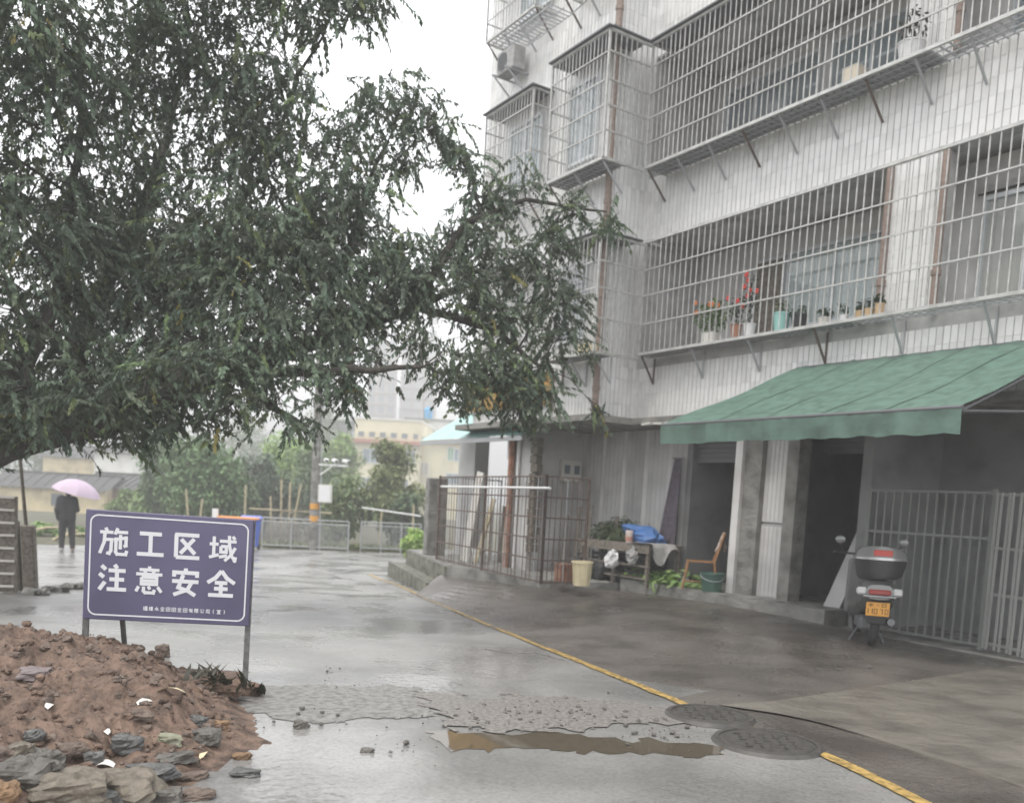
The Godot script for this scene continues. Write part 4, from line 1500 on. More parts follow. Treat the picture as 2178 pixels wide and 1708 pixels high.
	for k in 8: rod(s, Vector3(cos(k * TAU / 8) * 0.125, 0.02, sin(k * TAU / 8) * 0.125), Vector3(cos(k * TAU / 8) * 0.152, 0.34, sin(k * TAU / 8) * 0.152), 0.006)
	obj("rib", s, M.cream, t)
	t = thing("brick_stack", "short stack of red bricks beside the cream bin", "bricks", Transform3D(Basis(Vector3.UP, 0.4), lev(1198, 1238, 0.2)))
	var bm := BoxMesh.new()
	bm.size = Vector3(0.22, 0.055, 0.105)
	for k in 5:
		for j in 2:
			put("brick", bm, M.brick_red, t, Transform3D(Basis(Vector3.UP, rng.randf_range(-0.08, 0.08)), Vector3(0, 0.0285 + k * 0.058, j * 0.115 - 0.06)))
	# bamboo chair with a cloth over its back
	var cp := FN(1518, 1252, 0.05)
	var cx := FX(cp.x - 0.25, 0.27, 0.08, -0.75)
	t = thing("bamboo_chair", "orange brown bamboo chair standing in the dark shop doorway", "chair", cx)
	for q in [[-0.2, 0.2, -0.26, 0.27, 0.40], [0.2, 0.2, 0.24, 0.27, 0.40]]:
		s = st0()
		tube(s, [Vector3(q[2], 0, q[3]), Vector3(q[0], q[4], q[1])], [0.018, 0.018], 7)
		obj("leg", s, M.wood, t)
	for x in [-0.2, 0.2]:
		s = st0()
		tube(s, [Vector3(x, 0, -0.24), Vector3(x, 0.42, -0.18), Vector3(x * 0.9, 0.86, -0.30)], [0.019, 0.019, 0.016], 7)
		obj("back_leg", s, M.wood, t)
	s = st0()
	for i in 8: box(s, Vector3(0, 0.41, -0.17 + i * 0.053), Vector3(0.42, 0.015, 0.045))
	rod(s, Vector3(-0.2, 0.4, 0.2), Vector3(0.2, 0.4, 0.2), 0.016)
	obj("seat", s, M.wood, t)
	s = st0()
	rod(s, Vector3(-0.185, 0.84, -0.295), Vector3(0.185, 0.84, -0.295), 0.015)
	rod(s, Vector3(-0.19, 0.55, -0.215), Vector3(0.19, 0.55, -0.215), 0.013)
	for i in 5: rod(s, Vector3(-0.13 + i * 0.065, 0.55, -0.215), Vector3(-0.13 + i * 0.065, 0.84, -0.295), 0.009)
	for x in [-0.23, 0.23]: rod(s, Vector3(x, 0.12, -0.22), Vector3(x, 0.12, 0.25), 0.011)
	rod(s, Vector3(-0.22, 0.18, 0.24), Vector3(0.22, 0.18, 0.24), 0.011)
	obj("backrest", s, M.wood, t)
	t = thing("chair_cloth", "crumpled off-white cloth thrown over the bamboo chair's back", "cloth", cx)
	s = st0()
	grid = []
	for i in 12:
		var r := []
		for j in 13:
			var k := (j - 6) / 6.0
			var y := 0.862 - absf(k) * (0.24 + 0.06 * sin(i * 0.9))
			r.append(Vector3(-0.21 + i * 0.036, y, -0.30 + k * 0.035 + (0.86 - y) * (0.24 if k > 0 else 0.05) + 0.012 * sin(i * 1.6 + j)))
		grid.append(r)
	quilt(s, grid, Vector3(0, 1, 0))
	obj("fabric", s, mat(0.50, 0.43, 0.38, 0.9), t)
	bucket("green_bucket", "dark green bucket under the bamboo chair", FX(cp.x + 0.12, 0.27, 0.22).origin, 0.17, 0.27, mat(0.05, 0.11, 0.085, 0.5))
	t = thing("hand_trolley_wheel", "small rubber trolley wheel leaning at the plinth edge", "wheel", FX(cp.x - 0.45, 0.27 + 0.105, 0.2, 0.5))
	s = st0()
	var ring := []
	for i in 13:
		var aa := TAU * i / 12
		ring.append(Vector2(0.085 + 0.02 * cos(aa), 0.02 * sin(aa)))
	lathe(s, ring, 20, Transform3D(Basis(Vector3.RIGHT, PI / 2 - 0.12), Vector3.ZERO))
	obj("tyre", s, M.rubber, t)
	s = st0()
	lathe(s, [Vector2(0, 0.012), Vector2(0.068, 0.012), Vector2(0.068, -0.012), Vector2(0, -0.012)], 14, Transform3D(Basis(Vector3.RIGHT, PI / 2 - 0.12), Vector3.ZERO))
	obj("hub", s, M.grey_cloth, t)
	# boards and cloth leaning at the right-hand door
	var l0 := lev(1748, 1308, 0.15)
	s = st0()
	bar(s, l0 + UU * 0.1, l0 + UU * 0.26 - NN * 0.42 + Vector3.UP * 1.13, 0.24, 0.025, NN)
	tag(obj("leaning_board", s, M.shopwall), "tall whitish board leaning by the dark doorway next to the scooter", "board", "boards leaning by the doorway")
	l0 = lev(1790, 1313, 0.14)
	s = st0()
	bar(s, l0 + UU * 0.12, l0 + UU * 0.2 - NN * 0.40 + Vector3.UP * 1.02, 0.22, 0.03, NN)
	tag(obj("leaning_board", s, M.timber), "brownish plank board leaning between the whitish board and the scooter", "board", "boards leaning by the doorway")

func build_scooter() -> void:
	var base := lev(1856, 1374, 0.06)
	base.y = forecourt_y(UU.dot(base), NN.dot(base) - KW) + 0.003
	var fwd := Vector3(0.25, 0, -1.0).normalized()
	var xf := Transform3D(Basis(fwd.cross(Vector3.UP).normalized(), Vector3.UP, -fwd).scaled(Vector3.ONE * 0.95), base)      # +z towards the rear
	var t := thing("motor_scooter", "grey motor scooter with top box and orange plate parked before the bar gate", "scooter", xf)
	var wheel := func(z: float, r: float) -> void:
		var s := st0()
		var ring := []
		for i in 13:
			var a := TAU * i / 12
			ring.append(Vector2(r - 0.05 + 0.05 * cos(a), 0.055 * sin(a)))
		var wx := Transform3D(Basis(Vector3(0, 0, 1), PI / 2), Vector3(0, r, z))
		lathe(s, ring, 24, wx)
		var w := obj("wheel", s, M.rubber, t)
		s = st0()
		lathe(s, [Vector2(0, 0.04), Vector2(0.05, 0.04), Vector2(0.06, 0.015), Vector2(r - 0.09, 0.02), Vector2(r - 0.08, 0.04), Vector2(r - 0.08, -0.04), Vector2(r - 0.09, -0.02), Vector2(0.06, -0.015), Vector2(0.05, -0.04), Vector2(0, -0.04)], 18, wx)
		obj("rim", s, M.silver, w)
	wheel.call(-0.15, 0.23)
	wheel.call(-1.38, 0.23)
	# tail fairing: lofted sections
	var s := st0()
	var secs := [[-0.95, 0.26, 0.44, 0.19], [-0.7, 0.28, 0.64, 0.23], [-0.4, 0.32, 0.76, 0.235], [-0.1, 0.42, 0.79, 0.22], [0.1, 0.52, 0.78, 0.19], [0.19, 0.57, 0.74, 0.14]]
	var grid := []
	for q in secs:
		var r := []
		for k in 13:
			var a := TAU * k / 12 + PI / 2
			var c := cos(a)
			var d := sin(a)
			var e := 0.6
			r.append(Vector3(signf(c) * pow(absf(c), e) * q[3], lerp(q[1], q[2], 0.5 + 0.5 * signf(d) * pow(absf(d), e)), q[0]))
		grid.append(r)
	loft(s, grid)
	obj("tail_fairing", s, M.body, t)
	s = st0()
	cbox(s, Vector3(0, 0.78, -0.5), Vector3(0.27, 0.09, 0.62), 0.035)
	obj("seat", s, M.black, t)
	s = st0()
	cbox(s, Vector3(0, 0.26, -0.95), Vector3(0.30, 0.06, 0.42), 0.015)
	obj("footboard", s, M.black, t)
	s = st0()
	cbox(s, Vector3(0, 0.62, -1.22), Vector3(0.40, 0.72, 0.07), 0.03, Basis(Vector3.RIGHT, 0.22))
	obj("leg_shield", s, M.body, t)
	s = st0()
	blob(s, Vector3(0, 0.45, -1.38), Vector3(0.16, 0.14, 0.5), 2.0, 0.02, Basis(), 12, 8, true)
	obj("front_mudguard", s, M.body, t)
	s = st0()
	blob(s, Vector3(0, 1.0, -1.2), Vector3(0.30, 0.22, 0.26), 5.0, 0.03, Basis(), 12, 8, true)
	obj("handlebar_cowl", s, M.body, t)
	s = st0()
	tube(s, [Vector3(-0.36, 1.04, -1.05), Vector3(-0.2, 1.03, -1.14), Vector3(0.2, 1.03, -1.14), Vector3(0.36, 1.04, -1.05)], [0.014, 0.014, 0.014, 0.014], 7)
	for x in [-0.33, 0.33]: rod(s, Vector3(x, 1.04, -1.08), Vector3(signf(x) * 0.40, 1.045, -1.02), 0.02)
	obj("handlebar", s, M.black, t)
	for x in [-0.33, 0.42]:
		s = st0()
		rod(s, Vector3(signf(x) * 0.26, 1.04, -1.12), Vector3(x, 1.16, -1.08), 0.007)
		var m := obj("mirror", s, M.black, t)
		s = st0()
		blob(s, Vector3(x, 1.20, -1.075), Vector3(0.13, 0.10, 0.03), 1.0, 0.0, Basis(), 14, 8, true)
		obj("mirror_glass", s, M.body, m)
	# top box with silver rim and red reflector
	s = st0()
	grid = []
	for q in [[0.80, 0.19, 0.10], [0.84, 0.24, 0.16], [0.97, 0.27, 0.19], [1.02, 0.27, 0.19]]:
		var r := []
		for k in 21:
			var a := TAU * k / 20
			r.append(Vector3(signf(cos(a)) * pow(absf(cos(a)), 0.5) * q[1], q[0], 0.02 + signf(sin(a)) * pow(absf(sin(a)), 0.5) * q[2]))
		grid.append(r)
	loft(s, grid)
	var tb := obj("top_box", s, M.black, t)
	s = st0()
	grid = []
	for q in [[1.045, 0.272, 0.192], [1.10, 0.262, 0.185], [1.145, 0.22, 0.15], [1.165, 0.13, 0.09], [1.168, 0.01, 0.01]]:
		var r := []
		for k in 21:
			var a := TAU * k / 20
			r.append(Vector3(signf(cos(a)) * pow(absf(cos(a)), 0.5) * q[1], q[0], 0.02 + signf(sin(a)) * pow(absf(sin(a)), 0.5) * q[2]))
		grid.append(r)
	loft(s, grid)
	obj("lid", s, M.body, tb)
	s = st0()
	grid = []
	for q in [[1.018, 0.276, 0.196], [1.018, 0.282, 0.202], [1.045, 0.282, 0.202], [1.045, 0.272, 0.192]]:
		var r := []
		for k in 21:
			var a := TAU * k / 20
			r.append(Vector3(signf(cos(a)) * pow(absf(cos(a)), 0.5) * q[1], q[0], 0.02 + signf(sin(a)) * pow(absf(sin(a)), 0.5) * q[2]))
		grid.append(r)
	loft(s, grid)
	obj("rim", s, M.silver, tb)
	s = st0()
	cbox(s, Vector3(0, 1.095, 0.205), Vector3(0.2, 0.07, 0.02), 0.008)
	obj("reflector", s, M.red, tb)
	# tail lamp, chrome strip, plate
	s = st0()
	cbox(s, Vector3(0, 0.655, 0.205), Vector3(0.24, 0.06, 0.05), 0.015)
	obj("tail_light", s, mat(0.28, 0.05, 0.045, 0.2), t)
	s = st0()
	cbox(s, Vector3(0, 0.61, 0.215), Vector3(0.36, 0.022, 0.05), 0.008)
	obj("chrome_strip", s, M.silver, t)
	for x in [-0.19, 0.19]:
		s = st0()
		cbox(s, Vector3(x, 0.66, 0.17), Vector3(0.11, 0.085, 0.06), 0.02)
		obj("indicator", s, mat(0.5, 0.5, 0.5, 0.15), t)
	s = st0()
	cbox(s, Vector3(0, 0.42, 0.13), Vector3(0.2, 0.26, 0.02), 0.006, Basis(Vector3.RIGHT, 0.12))
	obj("rear_mudguard", s, M.black, t)
	s = st0()
	cbox(s, Vector3(0, 0.46, 0.155), Vector3(0.25, 0.155, 0.006), 0.002)
	var pl := obj("number_plate", s, M.plate, t)
	s = st0()
	var dk := 0.1592
	for q in [[-0.075, 0.5, 0.05, 0.008], [-0.075, 0.515, 0.05, 0.008], [-0.075, 0.505, 0.008, 0.045], [0.0, 0.505, 0.012, 0.012], [0.065, 0.52, 0.05, 0.008], [0.065, 0.49, 0.05, 0.008], [0.045, 0.505, 0.008, 0.04], [0.085, 0.505, 0.008, 0.04],
			[-0.1, 0.435, 0.012, 0.06], [-0.055, 0.435, 0.012, 0.06], [-0.02, 0.461, 0.03, 0.008], [-0.02, 0.409, 0.03, 0.008], [-0.035, 0.435, 0.008, 0.06], [-0.005, 0.435, 0.008, 0.06], [0.04, 0.461, 0.032, 0.008], [0.05, 0.43, 0.01, 0.052], [0.095, 0.461, 0.03, 0.008], [0.095, 0.409, 0.03, 0.008], [0.08, 0.435, 0.008, 0.06], [0.11, 0.435, 0.008, 0.06]]:
		box(s, Vector3(q[0], q[1], dk), Vector3(q[2], q[3], 0.0015))
	obj("plate_characters", s, mat(0.12, 0.06, 0.02, 0.6), pl)
	s = st0()
	tube(s, [Vector3(0.13, 0.26, -0.75), Vector3(0.15, 0.27, -0.3), Vector3(0.16, 0.3, -0.02), Vector3(0.16, 0.32, 0.12)], [0.025, 0.035, 0.045, 0.042], 10)
	obj("exhaust", s, M.dark_steel, t)
	s = st0()
	cbox(s, Vector3(-0.08, 0.26, -0.35), Vector3(0.14, 0.18, 0.5), 0.04)
	obj("engine", s, M.dark_steel, t)
	s = st0()
	rod(s, Vector3(-0.09, 0.2, -0.55), Vector3(-0.2, 0.0, -0.5), 0.012)
	rod(s, Vector3(0.09, 0.2, -0.55), Vector3(0.2, 0.0, -0.5), 0.012)
	obj("stand", s, M.dark_steel, t)

func loft(s: SurfaceTool, g: Array) -> void:          # closed rings
	for i in g.size() - 1:
		var c0 := Vector3.ZERO
		for p in g[i]: c0 += p / g[i].size()
		var c1 := Vector3.ZERO
		for p in g[i + 1]: c1 += p / g[i + 1].size()
		for k in g[i].size() - 1:
			var m := (c0 + c1) / 2
			var q := [g[i][k], g[i][k + 1], g[i + 1][k + 1], g[i + 1][k]]
			var v := []
			for j in 4:
				var cc: Vector3 = c0 if j < 2 else c1
				var nn: Vector3 = q[j] - cc
				v.append([q[j], nn.normalized() if nn.length() > 0.001 else (c1 - c0).normalized()])
			smooth4(s, v[0], v[1], v[2], v[3])
	for e in [[0, 1], [g.size() - 1, g.size() - 2]]:
		var c := Vector3.ZERO
		for p in g[e[0]]: c += p / g[e[0]].size()
		var o := Vector3.ZERO
		for p in g[e[1]]: o += p / g[e[1]].size()
		if c.distance_to(o) > 0.001: face(s, g[e[0]], (c - o).normalized())

# ------------------------------------------------------------------ the heap of spoil and the sign
const GLYPH := {
	"shi": [[[22, 99], [27, 87]], [[3, 83], [48, 83]], [[20, 83], [18, 48], [4, 6]], [[20, 57], [43, 57], [41, 18], [36, 7], [26, 9]], [[63, 99], [54, 76]], [[58, 85], [98, 85]], [[50, 56], [92, 66], [92, 38], [84, 34]], [[73, 76], [73, 24]], [[58, 66], [58, 14], [63, 6], [92, 6], [96, 20]]],
	"gong": [[[12, 86], [88, 86]], [[50, 86], [50, 12]], [[4, 12], [96, 12]]],
	"qu": [[[8, 90], [92, 90]], [[13, 90], [13, 8]], [[13, 8], [95, 8]], [[30, 74], [79, 22]], [[75, 77], [28, 22]]],
	"yu": [[[4, 64], [35, 64]], [[19, 92], [19, 20]], [[3, 15], [37, 26]], [[39, 76], [98, 76]], [[44, 57], [63, 57], [63, 36], [44, 36], [44, 57]], [[38, 17], [66, 24]], [[72, 97], [74, 60], [82, 24], [94, 6], [97, 20]], [[95, 54], [80, 26], [58, 4]], [[84, 95], [93, 84]]],
	"zhu": [[[12, 94], [27, 80]], [[5, 65], [21, 52]], [[6, 7], [25, 36]], [[56, 99], [66, 86]], [[36, 78], [94, 78]], [[40, 46], [90, 46]], [[32, 10], [98, 10]], [[65, 78], [65, 10]]],
	"yi": [[[50, 100], [50, 88]], [[16, 87], [84, 87]], [[34, 84], [38, 72]], [[66, 84], [62, 72]], [[5, 71], [95, 71]], [[24, 60], [76, 60], [76, 35], [24, 35], [24, 60]], [[24, 47], [76, 47]], [[15, 26], [6, 7]], [[32, 26], [32, 10], [38, 4], [66, 4], [70, 16]], [[48, 28], [54, 16]], [[80, 26], [94, 7]]],
	"an": [[[50, 100], [50, 86]], [[10, 68], [10, 84], [90, 84], [90, 68]], [[42, 76], [30, 40], [26, 29], [60, 18], [86, 2]], [[73, 52], [58, 22], [10, 2]], [[4, 52], [96, 52]]],
	"quan": [[[50, 98], [30, 72], [2, 53]], [[50, 98], [70, 72], [98, 53]], [[28, 54], [72, 54]], [[26, 32], [74, 32]], [[6, 8], [94, 8]], [[50, 54], [50, 8]]],
	"fu": [[[8, 94], [18, 82]], [[4, 70], [32, 70], [6, 30]], [[20, 56], [20, 4]], [[40, 94], [96, 94]], [[46, 80], [90, 80], [90, 62], [46, 62], [46, 80]], [[42, 46], [94, 46], [94, 6], [42, 6], [42, 46]], [[42, 26], [94, 26]], [[68, 46], [68, 6]]],
	"jian": [[[40, 86], [84, 86], [84, 58]], [[34, 72], [96, 72]], [[40, 58], [84, 58]], [[40, 42], [88, 42]], [[36, 28], [92, 28]], [[62, 98], [62, 14]], [[6, 84], [28, 84], [10, 54], [28, 54], [6, 10]], [[12, 36], [40, 10], [98, 8]]],
	"yong": [[[44, 98], [54, 86]], [[30, 74], [52, 74], [52, 10], [40, 14]], [[6, 56], [36, 56], [8, 16]], [[84, 70], [60, 50]], [[56, 60], [94, 12]]],
	"blur_a": [[[8, 92], [92, 92], [92, 8], [8, 8], [8, 92]], [[8, 50], [92, 50]], [[50, 92], [50, 8]]],
	"blur_b": [[[50, 98], [6, 66]], [[50, 98], [94, 66]], [[24, 60], [76, 60]], [[14, 36], [86, 36]], [[6, 8], [94, 8]], [[50, 60], [50, 8]]],
	"you": [[[6, 80], [94, 80]], [[46, 98], [8, 40]], [[34, 58], [34, 4]], [[34, 58], [82, 58], [82, 6], [70, 8]], [[34, 42], [82, 42]], [[34, 26], [82, 26]]],
	"xian": [[[10, 94], [10, 2]], [[10, 94], [34, 94], [22, 62], [34, 44], [16, 34]], [[48, 92], [86, 92], [86, 54], [48, 54]], [[48, 92], [48, 6], [66, 16]], [[48, 73], [86, 73]], [[60, 50], [94, 6]], [[90, 42], [70, 26]]],
	"co": [[[36, 92], [6, 50]], [[64, 92], [96, 50]], [[48, 56], [24, 12], [76, 16]], [[66, 34], [86, 6]]],
	"si": [[[12, 88], [88, 88], [88, 6], [72, 10]], [[12, 68], [68, 68]], [[18, 48], [62, 48], [62, 18], [18, 18], [18, 48]]],
	"open": [[[62, 98], [48, 70], [48, 30], [62, 2]]],
	"xuan": [[[50, 99], [50, 88]], [[8, 72], [8, 86], [92, 86], [92, 72]], [[22, 70], [78, 70]], [[28, 56], [72, 56], [72, 22], [28, 22], [28, 56]], [[28, 39], [72, 39]], [[4, 6], [96, 6]]],
	"close": [[[38, 98], [52, 70], [52, 30], [38, 2]]]}

func glyph(s: SurfaceTool, called: String, at: Vector3, size: float, w: float) -> void:
	var lift := 0.0
	for line in GLYPH[called]:
		for i in line.size() - 1:
			var a := Vector2(line[i][0], line[i][1]) * size / 100.0
			var b := Vector2(line[i + 1][0], line[i + 1][1]) * size / 100.0
			var d := (b - a).normalized()
			if i > 0: a -= d * w * 0.5
			if i < line.size() - 2: b += d * w * 0.5
			var n := Vector2(-d.y, d.x) * w * 0.5
			var p := [a + n, a - n, b - n, b + n]
			var v := []
			lift += 0.00025
			for q in p: v.append(at + Vector3(q.x, q.y, lift))
			face(s, v, Vector3(0, 0, 1))

func build_heap_and_sign() -> void:
	# spoil
	var s := st0()
	var x0 := -6.2
	var z0 := -6.9
	var st := 0.04
	var nx := int(5.2 / st)
	var nz := int(5.4 / st)
	var hs := []
	for i in nx + 1:
		var r := []
		for j in nz + 1:
			var x := x0 + i * st
			var z := z0 + j * st
			var h := heap_h(x, z)
			r.append(Vector3(x, road_h(z) - 0.03 if h <= 0.0 else maxf(h, 0.0) + road_h(z), z))
		hs.append(r)
	for i in nx:
		for j in nz:
			var q := [hs[i][j], hs[i + 1][j], hs[i + 1][j + 1], hs[i][j + 1]]
			var up := false
			for p in q:
				if heap_h(p.x, p.z) > 0.0: up = true
			if up:
				flat(s, [q[0], q[1], q[2]], Vector3.UP)
				flat(s, [q[0], q[2], q[3]], Vector3.UP)
	var hp := obj("dirt_heap", s, M.soil)
	hp.set_meta("kind", "structure")
	# small stones and clods bedded in it
	var xs := [[], []]
	for i in 7000:
		var x := rng.randf_range(-4.6, -1.2)
		var z := rng.randf_range(-6.5, -2.6)
		var h := heap_h(x, z)
		if h < 0.02: continue
		var sc := 0.004 + 0.034 * pow(rng.randf(), 5.0)
		xs[i % 2].append(Transform3D(Basis(Vector3(rng.randf() - 0.5, rng.randf(), rng.randf() - 0.5).normalized(), rng.randf() * TAU).scaled(Vector3(sc, sc * 0.75, sc * 0.9)), Vector3(x, h + sc * 0.15, z)))
	for k in 2:
		s = st0()
		blob(s, Vector3.ZERO, Vector3(2, 2, 2), 6.0 + k, 0.35, Basis(), 7, 5)
		var o := many("gravel", s.commit(), [M.soil, M.rock_d][k], xs[k], null)
		tag(o, ["brown clods of earth strewn over the dirt heap", "pinkish brown gravel strewn over the dirt heap"][k], "gravel")
	# rocks one can tell apart: pixel, width m, height, depth, material, turn, label
	var g := "rocks lying on the dirt heap"
	var rocks := [
		[322, 1645, 0.30, 0.11, 0.16, M.rock_c, 0.05, "long flat slate blue stone in the middle of the rubble"],
		[150, 1692, 0.42, 0.20, 0.26, M.rock_b, 0.4, "big pale sandy rock at the foot of the heap"],
		[262, 1690, 0.46, 0.22, 0.3, M.rock_b, -0.3, "broad crumbly tan rock below the slate stone"],
		[55, 1662, 0.34, 0.2, 0.24, M.rock_a, 0.2, "large dark grey boulder at the heap's lower edge"],
		[98, 1632, 0.21, 0.17, 0.18, M.rock_a, 0.7, "rounded grey brown boulder leaning in the rubble"],
		[268, 1590, 0.20, 0.14, 0.16, M.rock_c, 0.3, "blue grey angular stone above the long slate one"],
		[362, 1573, 0.17, 0.08, 0.1, mat(0.21, 0.21, 0.15, 0.6), 0.2, "pale olive wedge shaped stone on the heap"],
		[437, 1572, 0.22, 0.13, 0.15, M.rock_a, -0.2, "dark blocky stone near the heap's right end"],
		[372, 1612, 0.27, 0.07, 0.13, M.rock_a, 0.5, "dark slab lying flat between slate and olive stones"],
		[408, 1650, 0.22, 0.06, 0.1, M.rock_d, 0.7, "thin reddish slab at the rubble's right edge"],
		[40, 1605, 0.17, 0.12, 0.14, M.rock_b, 0.1, "sandy cobble on the left of the rubble"],
		[8, 1612, 0.15, 0.12, 0.13, M.rock_d, 0.5, "reddish cobble at the far left of the rubble"],
		[150, 1600, 0.2, 0.11, 0.15, M.rock_d, 0.9, "brown lump of stone in the middle left rubble"],
		[200, 1618, 0.13, 0.10, 0.11, M.rock_c, 0.2, "small dark slate cobble beside a white shard"],
		[72, 1564, 0.12, 0.08, 0.1, M.rock_c, 0.2, "small blue grey cobble half sunk in brown earth"],
		[75, 1432, 0.24, 0.09, 0.18, mat(0.17, 0.14, 0.14, 0.7), 0.1, "flat purplish stone high on the heap"],
		[345, 1388, 0.16, 0.16, 0.14, M.rock_d, 0.3, "upright red brown clod on the heap's crest"],
		[300, 1520, 0.16, 0.08, 0.12, M.rock_d, 0.3, "flat brown stone in the middle of the slope"],
		[420, 1530, 0.15, 0.07, 0.11, M.rock_c, -0.4, "bluish flat stone on the right slope"],
		[470, 1540, 0.11, 0.07, 0.09, M.rock_e, 0.1, "small orange brown stone on the right slope"],
		[515, 1607, 0.13, 0.06, 0.09, M.rock_e, 0.4, "orange brown stone at the heap's right tip"],
		[520, 1642, 0.2, 0.06, 0.12, M.rock_c, 0.1, "grey stone flat on the road beside the heap"],
		[640, 1541, 0.12, 0.08, 0.1, M.rock_a, 0.6, "single dark stone lying out on the wet road"],
		[780, 1592, 0.11, 0.04, 0.06, M.rock_a, 0.1, "small brick shaped stone on the wet road"],
		[5, 1690, 0.16, 0.12, 0.12, M.rock_e, 0.1, "orange stone at the heap's near corner"],
		[340, 1700, 0.24, 0.13, 0.2, M.rock_a, 0.2, "grey rock at the heap's near right edge"],
		[215, 1705, 0.22, 0.12, 0.2, M.rock_c, 0.9, "dark slate rock between two tan rocks"],
		[420, 1690, 0.2, 0.07, 0.14, M.rock_d, 0.3, "brown flat rock where rubble meets the road"]]
	for i in rocks.size():
		var r = rocks[i]
		s = st0()
		blob(s, Vector3(0, r[3] * 0.22, 0), Vector3(r[2], r[3], r[4]) * 0.76, i * 3.7 + 1.0, 0.26, Basis(Vector3.UP, r[6]) * Basis(Vector3(0, 0, 1), rng.randf_range(-0.15, 0.15)), 22, 15)
		tag(obj("rock", s, r[5], null, Transform3D(Basis(), on_heap(r[0], r[1] + 8))), r[7], "rock", g)
	# pale litter: shards
	var li := [[222, 1630, 0.09, "bright white shard beside the dark slate cobble"], [310, 1497, 0.10, "curved white plastic scrap on the heap's slope"], [105, 1505, 0.08, "pale scrap on the left of the brown slope"], [258, 1443, 0.07, "thin white splinter high on the slope"], [365, 1475, 0.15, "torn beige scrap of sacking on the slope"], [417, 1593, 0.05, "small white cube shaped chip by the blocky stone"], [432, 1610, 0.09, "cream tile shard near the blocky stone"], [225, 1560, 0.06, "small white chip above the blue grey stone"]]
	for i in li.size():
		var q = li[i]
		s = st0()
		var grid := []
		for a in 6:
			var r := []
			for c in 4:
				r.append(Vector3((a / 5.0 - 0.5) * q[2], 0.012 + 0.3 * q[2] * sin(PI * a / 5.0) * 0.6 - c * 0.004, (c / 3.0 - 0.5) * q[2] * 0.45 * (0.5 + 0.5 * sin(PI * a / 5.0))))
			grid.append(r)
		quilt(s, grid, Vector3.UP)
		tag(obj("litter_scrap", s, M.offwhite if i != 4 and i != 6 else mat(0.6, 0.5, 0.34, 0.8), null, Transform3D(Basis(Vector3.UP, i * 0.8), on_heap(q[0], q[1]))), q[3], "litter", "pale scraps on the dirt heap")
	# wet weeds at the sign's foot
	for q in [[455, 1462, 0.26, 0.2, 0, "dark wet clump of weeds before the sign's right post"], [530, 1470, 0.12, 0.12, 3, "small dark weed tuft beside the sign's right post"]]:
		var wp := on_heap(q[0], q[1] + 10)
		var t := thing("weed_clump", q[5], "weeds", Transform3D(Basis(), wp), "weeds at the sign")
		var ws := []
		var wc := []
		for i in 90:
			var a := rng.randf() * TAU
			var rr: float = rng.randf() * q[2]
			ws.append(Transform3D((Basis(Vector3.UP, a) * Basis(Vector3.RIGHT, rng.randf_range(-1.4, -0.5))).scaled(Vector3.ONE * rng.randf_range(0.6, 1.3) * q[3] / 0.2), Vector3(cos(a) * rr, 0.01, sin(a) * rr * 0.6)))
			wc.append(tint(Color(0.055, 0.05, 0.035), 0.4))
		many("blades", leaf_mesh(0.17, 0.03), M.leaf, ws, t, wc)
		s = st0()
		blob(s, Vector3(0, 0.03, 0), Vector3(q[2] * 1.6, 0.13, q[2] * 0.9), q[0], 0.3, Basis(), 10, 6)
		obj("root_clod", s, M.soil, t)
	# the sign
	var br := G(515, 1460)
	var tl := PX(178, 1081, 6.05)
	var tr := PX(536, 1107, 6.25)
	var across := tr - tl
	across.y = 0
	across = across.normalized()
	var w := 1.10
	var h := 0.75
	var topc := (tl + tr) / 2
	var sb := Basis(across, Vector3.UP, across.cross(Vector3.UP))
	sb = sb * Basis(Vector3(0, 0, 1), 0.0) 
	var org := Vector3(topc.x, topc.y - h, topc.z)
	var sg := thing("construction_sign", "purple construction warning sign with white Chinese characters beside the dirt heap", "sign", Transform3D(sb * Basis(Vector3(0, 0, 1), -0.018), org))
	s = st0()
	cbox(s, Vector3(0, h / 2, 0), Vector3(w, h, 0.025), 0.006)
	var bd := obj("board", s, M.sign, sg)
	s = st0()
	var bw := 0.010
	var rr2 := 0.055
	var zz := 0.0145
	var inx := w / 2 - 0.03
	var loop := []
	for c in [[inx - rr2, h - 0.03 - rr2, 0.0], [-inx + rr2, h - 0.03 - rr2, PI / 2], [-inx + rr2, 0.03 + rr2, PI], [inx - rr2, 0.03 + rr2, PI * 1.5]]:
		for k in 7:
			var a: float = c[2] + PI / 2 * k / 6
			loop.append([Vector3(c[0] + cos(a) * rr2, c[1] + sin(a) * rr2, zz), Vector3(c[0] + cos(a) * (rr2 - bw), c[1] + sin(a) * (rr2 - bw), zz)])
	for i in loop.size():
		var k := (i + 1) % loop.size()
		face(s, [loop[i][0], loop[k][0], loop[k][1], loop[i][1]], Vector3(0, 0, 1))
	obj("border", s, M.sign_white, bd)
	var names := [["shi", "gong", "qu", "yu"], ["zhu", "yi", "an", "quan"]]
	for r in 2:
		for c in 4:
			s = st0()
			glyph(s, names[r][c], Vector3(-w / 2 + 0.09 + c * 0.238, h - 0.305 - r * 0.25, 0.0145), 0.19, 0.0215 if names[r][c] in ["shi", "yi", "yu"] else 0.0265)
			obj("character", s, M.sign_white, bd)
	var small := ["fu", "jian", "yong", "blur_b", "blur_a", "blur_a", "blur_b", "blur_a", "you", "xian", "co", "si", "open", "xuan", "close"]
	for c in small.size():
		s = st0()
		glyph(s, small[c], Vector3(-w / 2 + 0.39 + c * 0.0375, 0.078, 0.0145), 0.030, 0.004)
		obj("small_character", s, M.sign_white, bd)
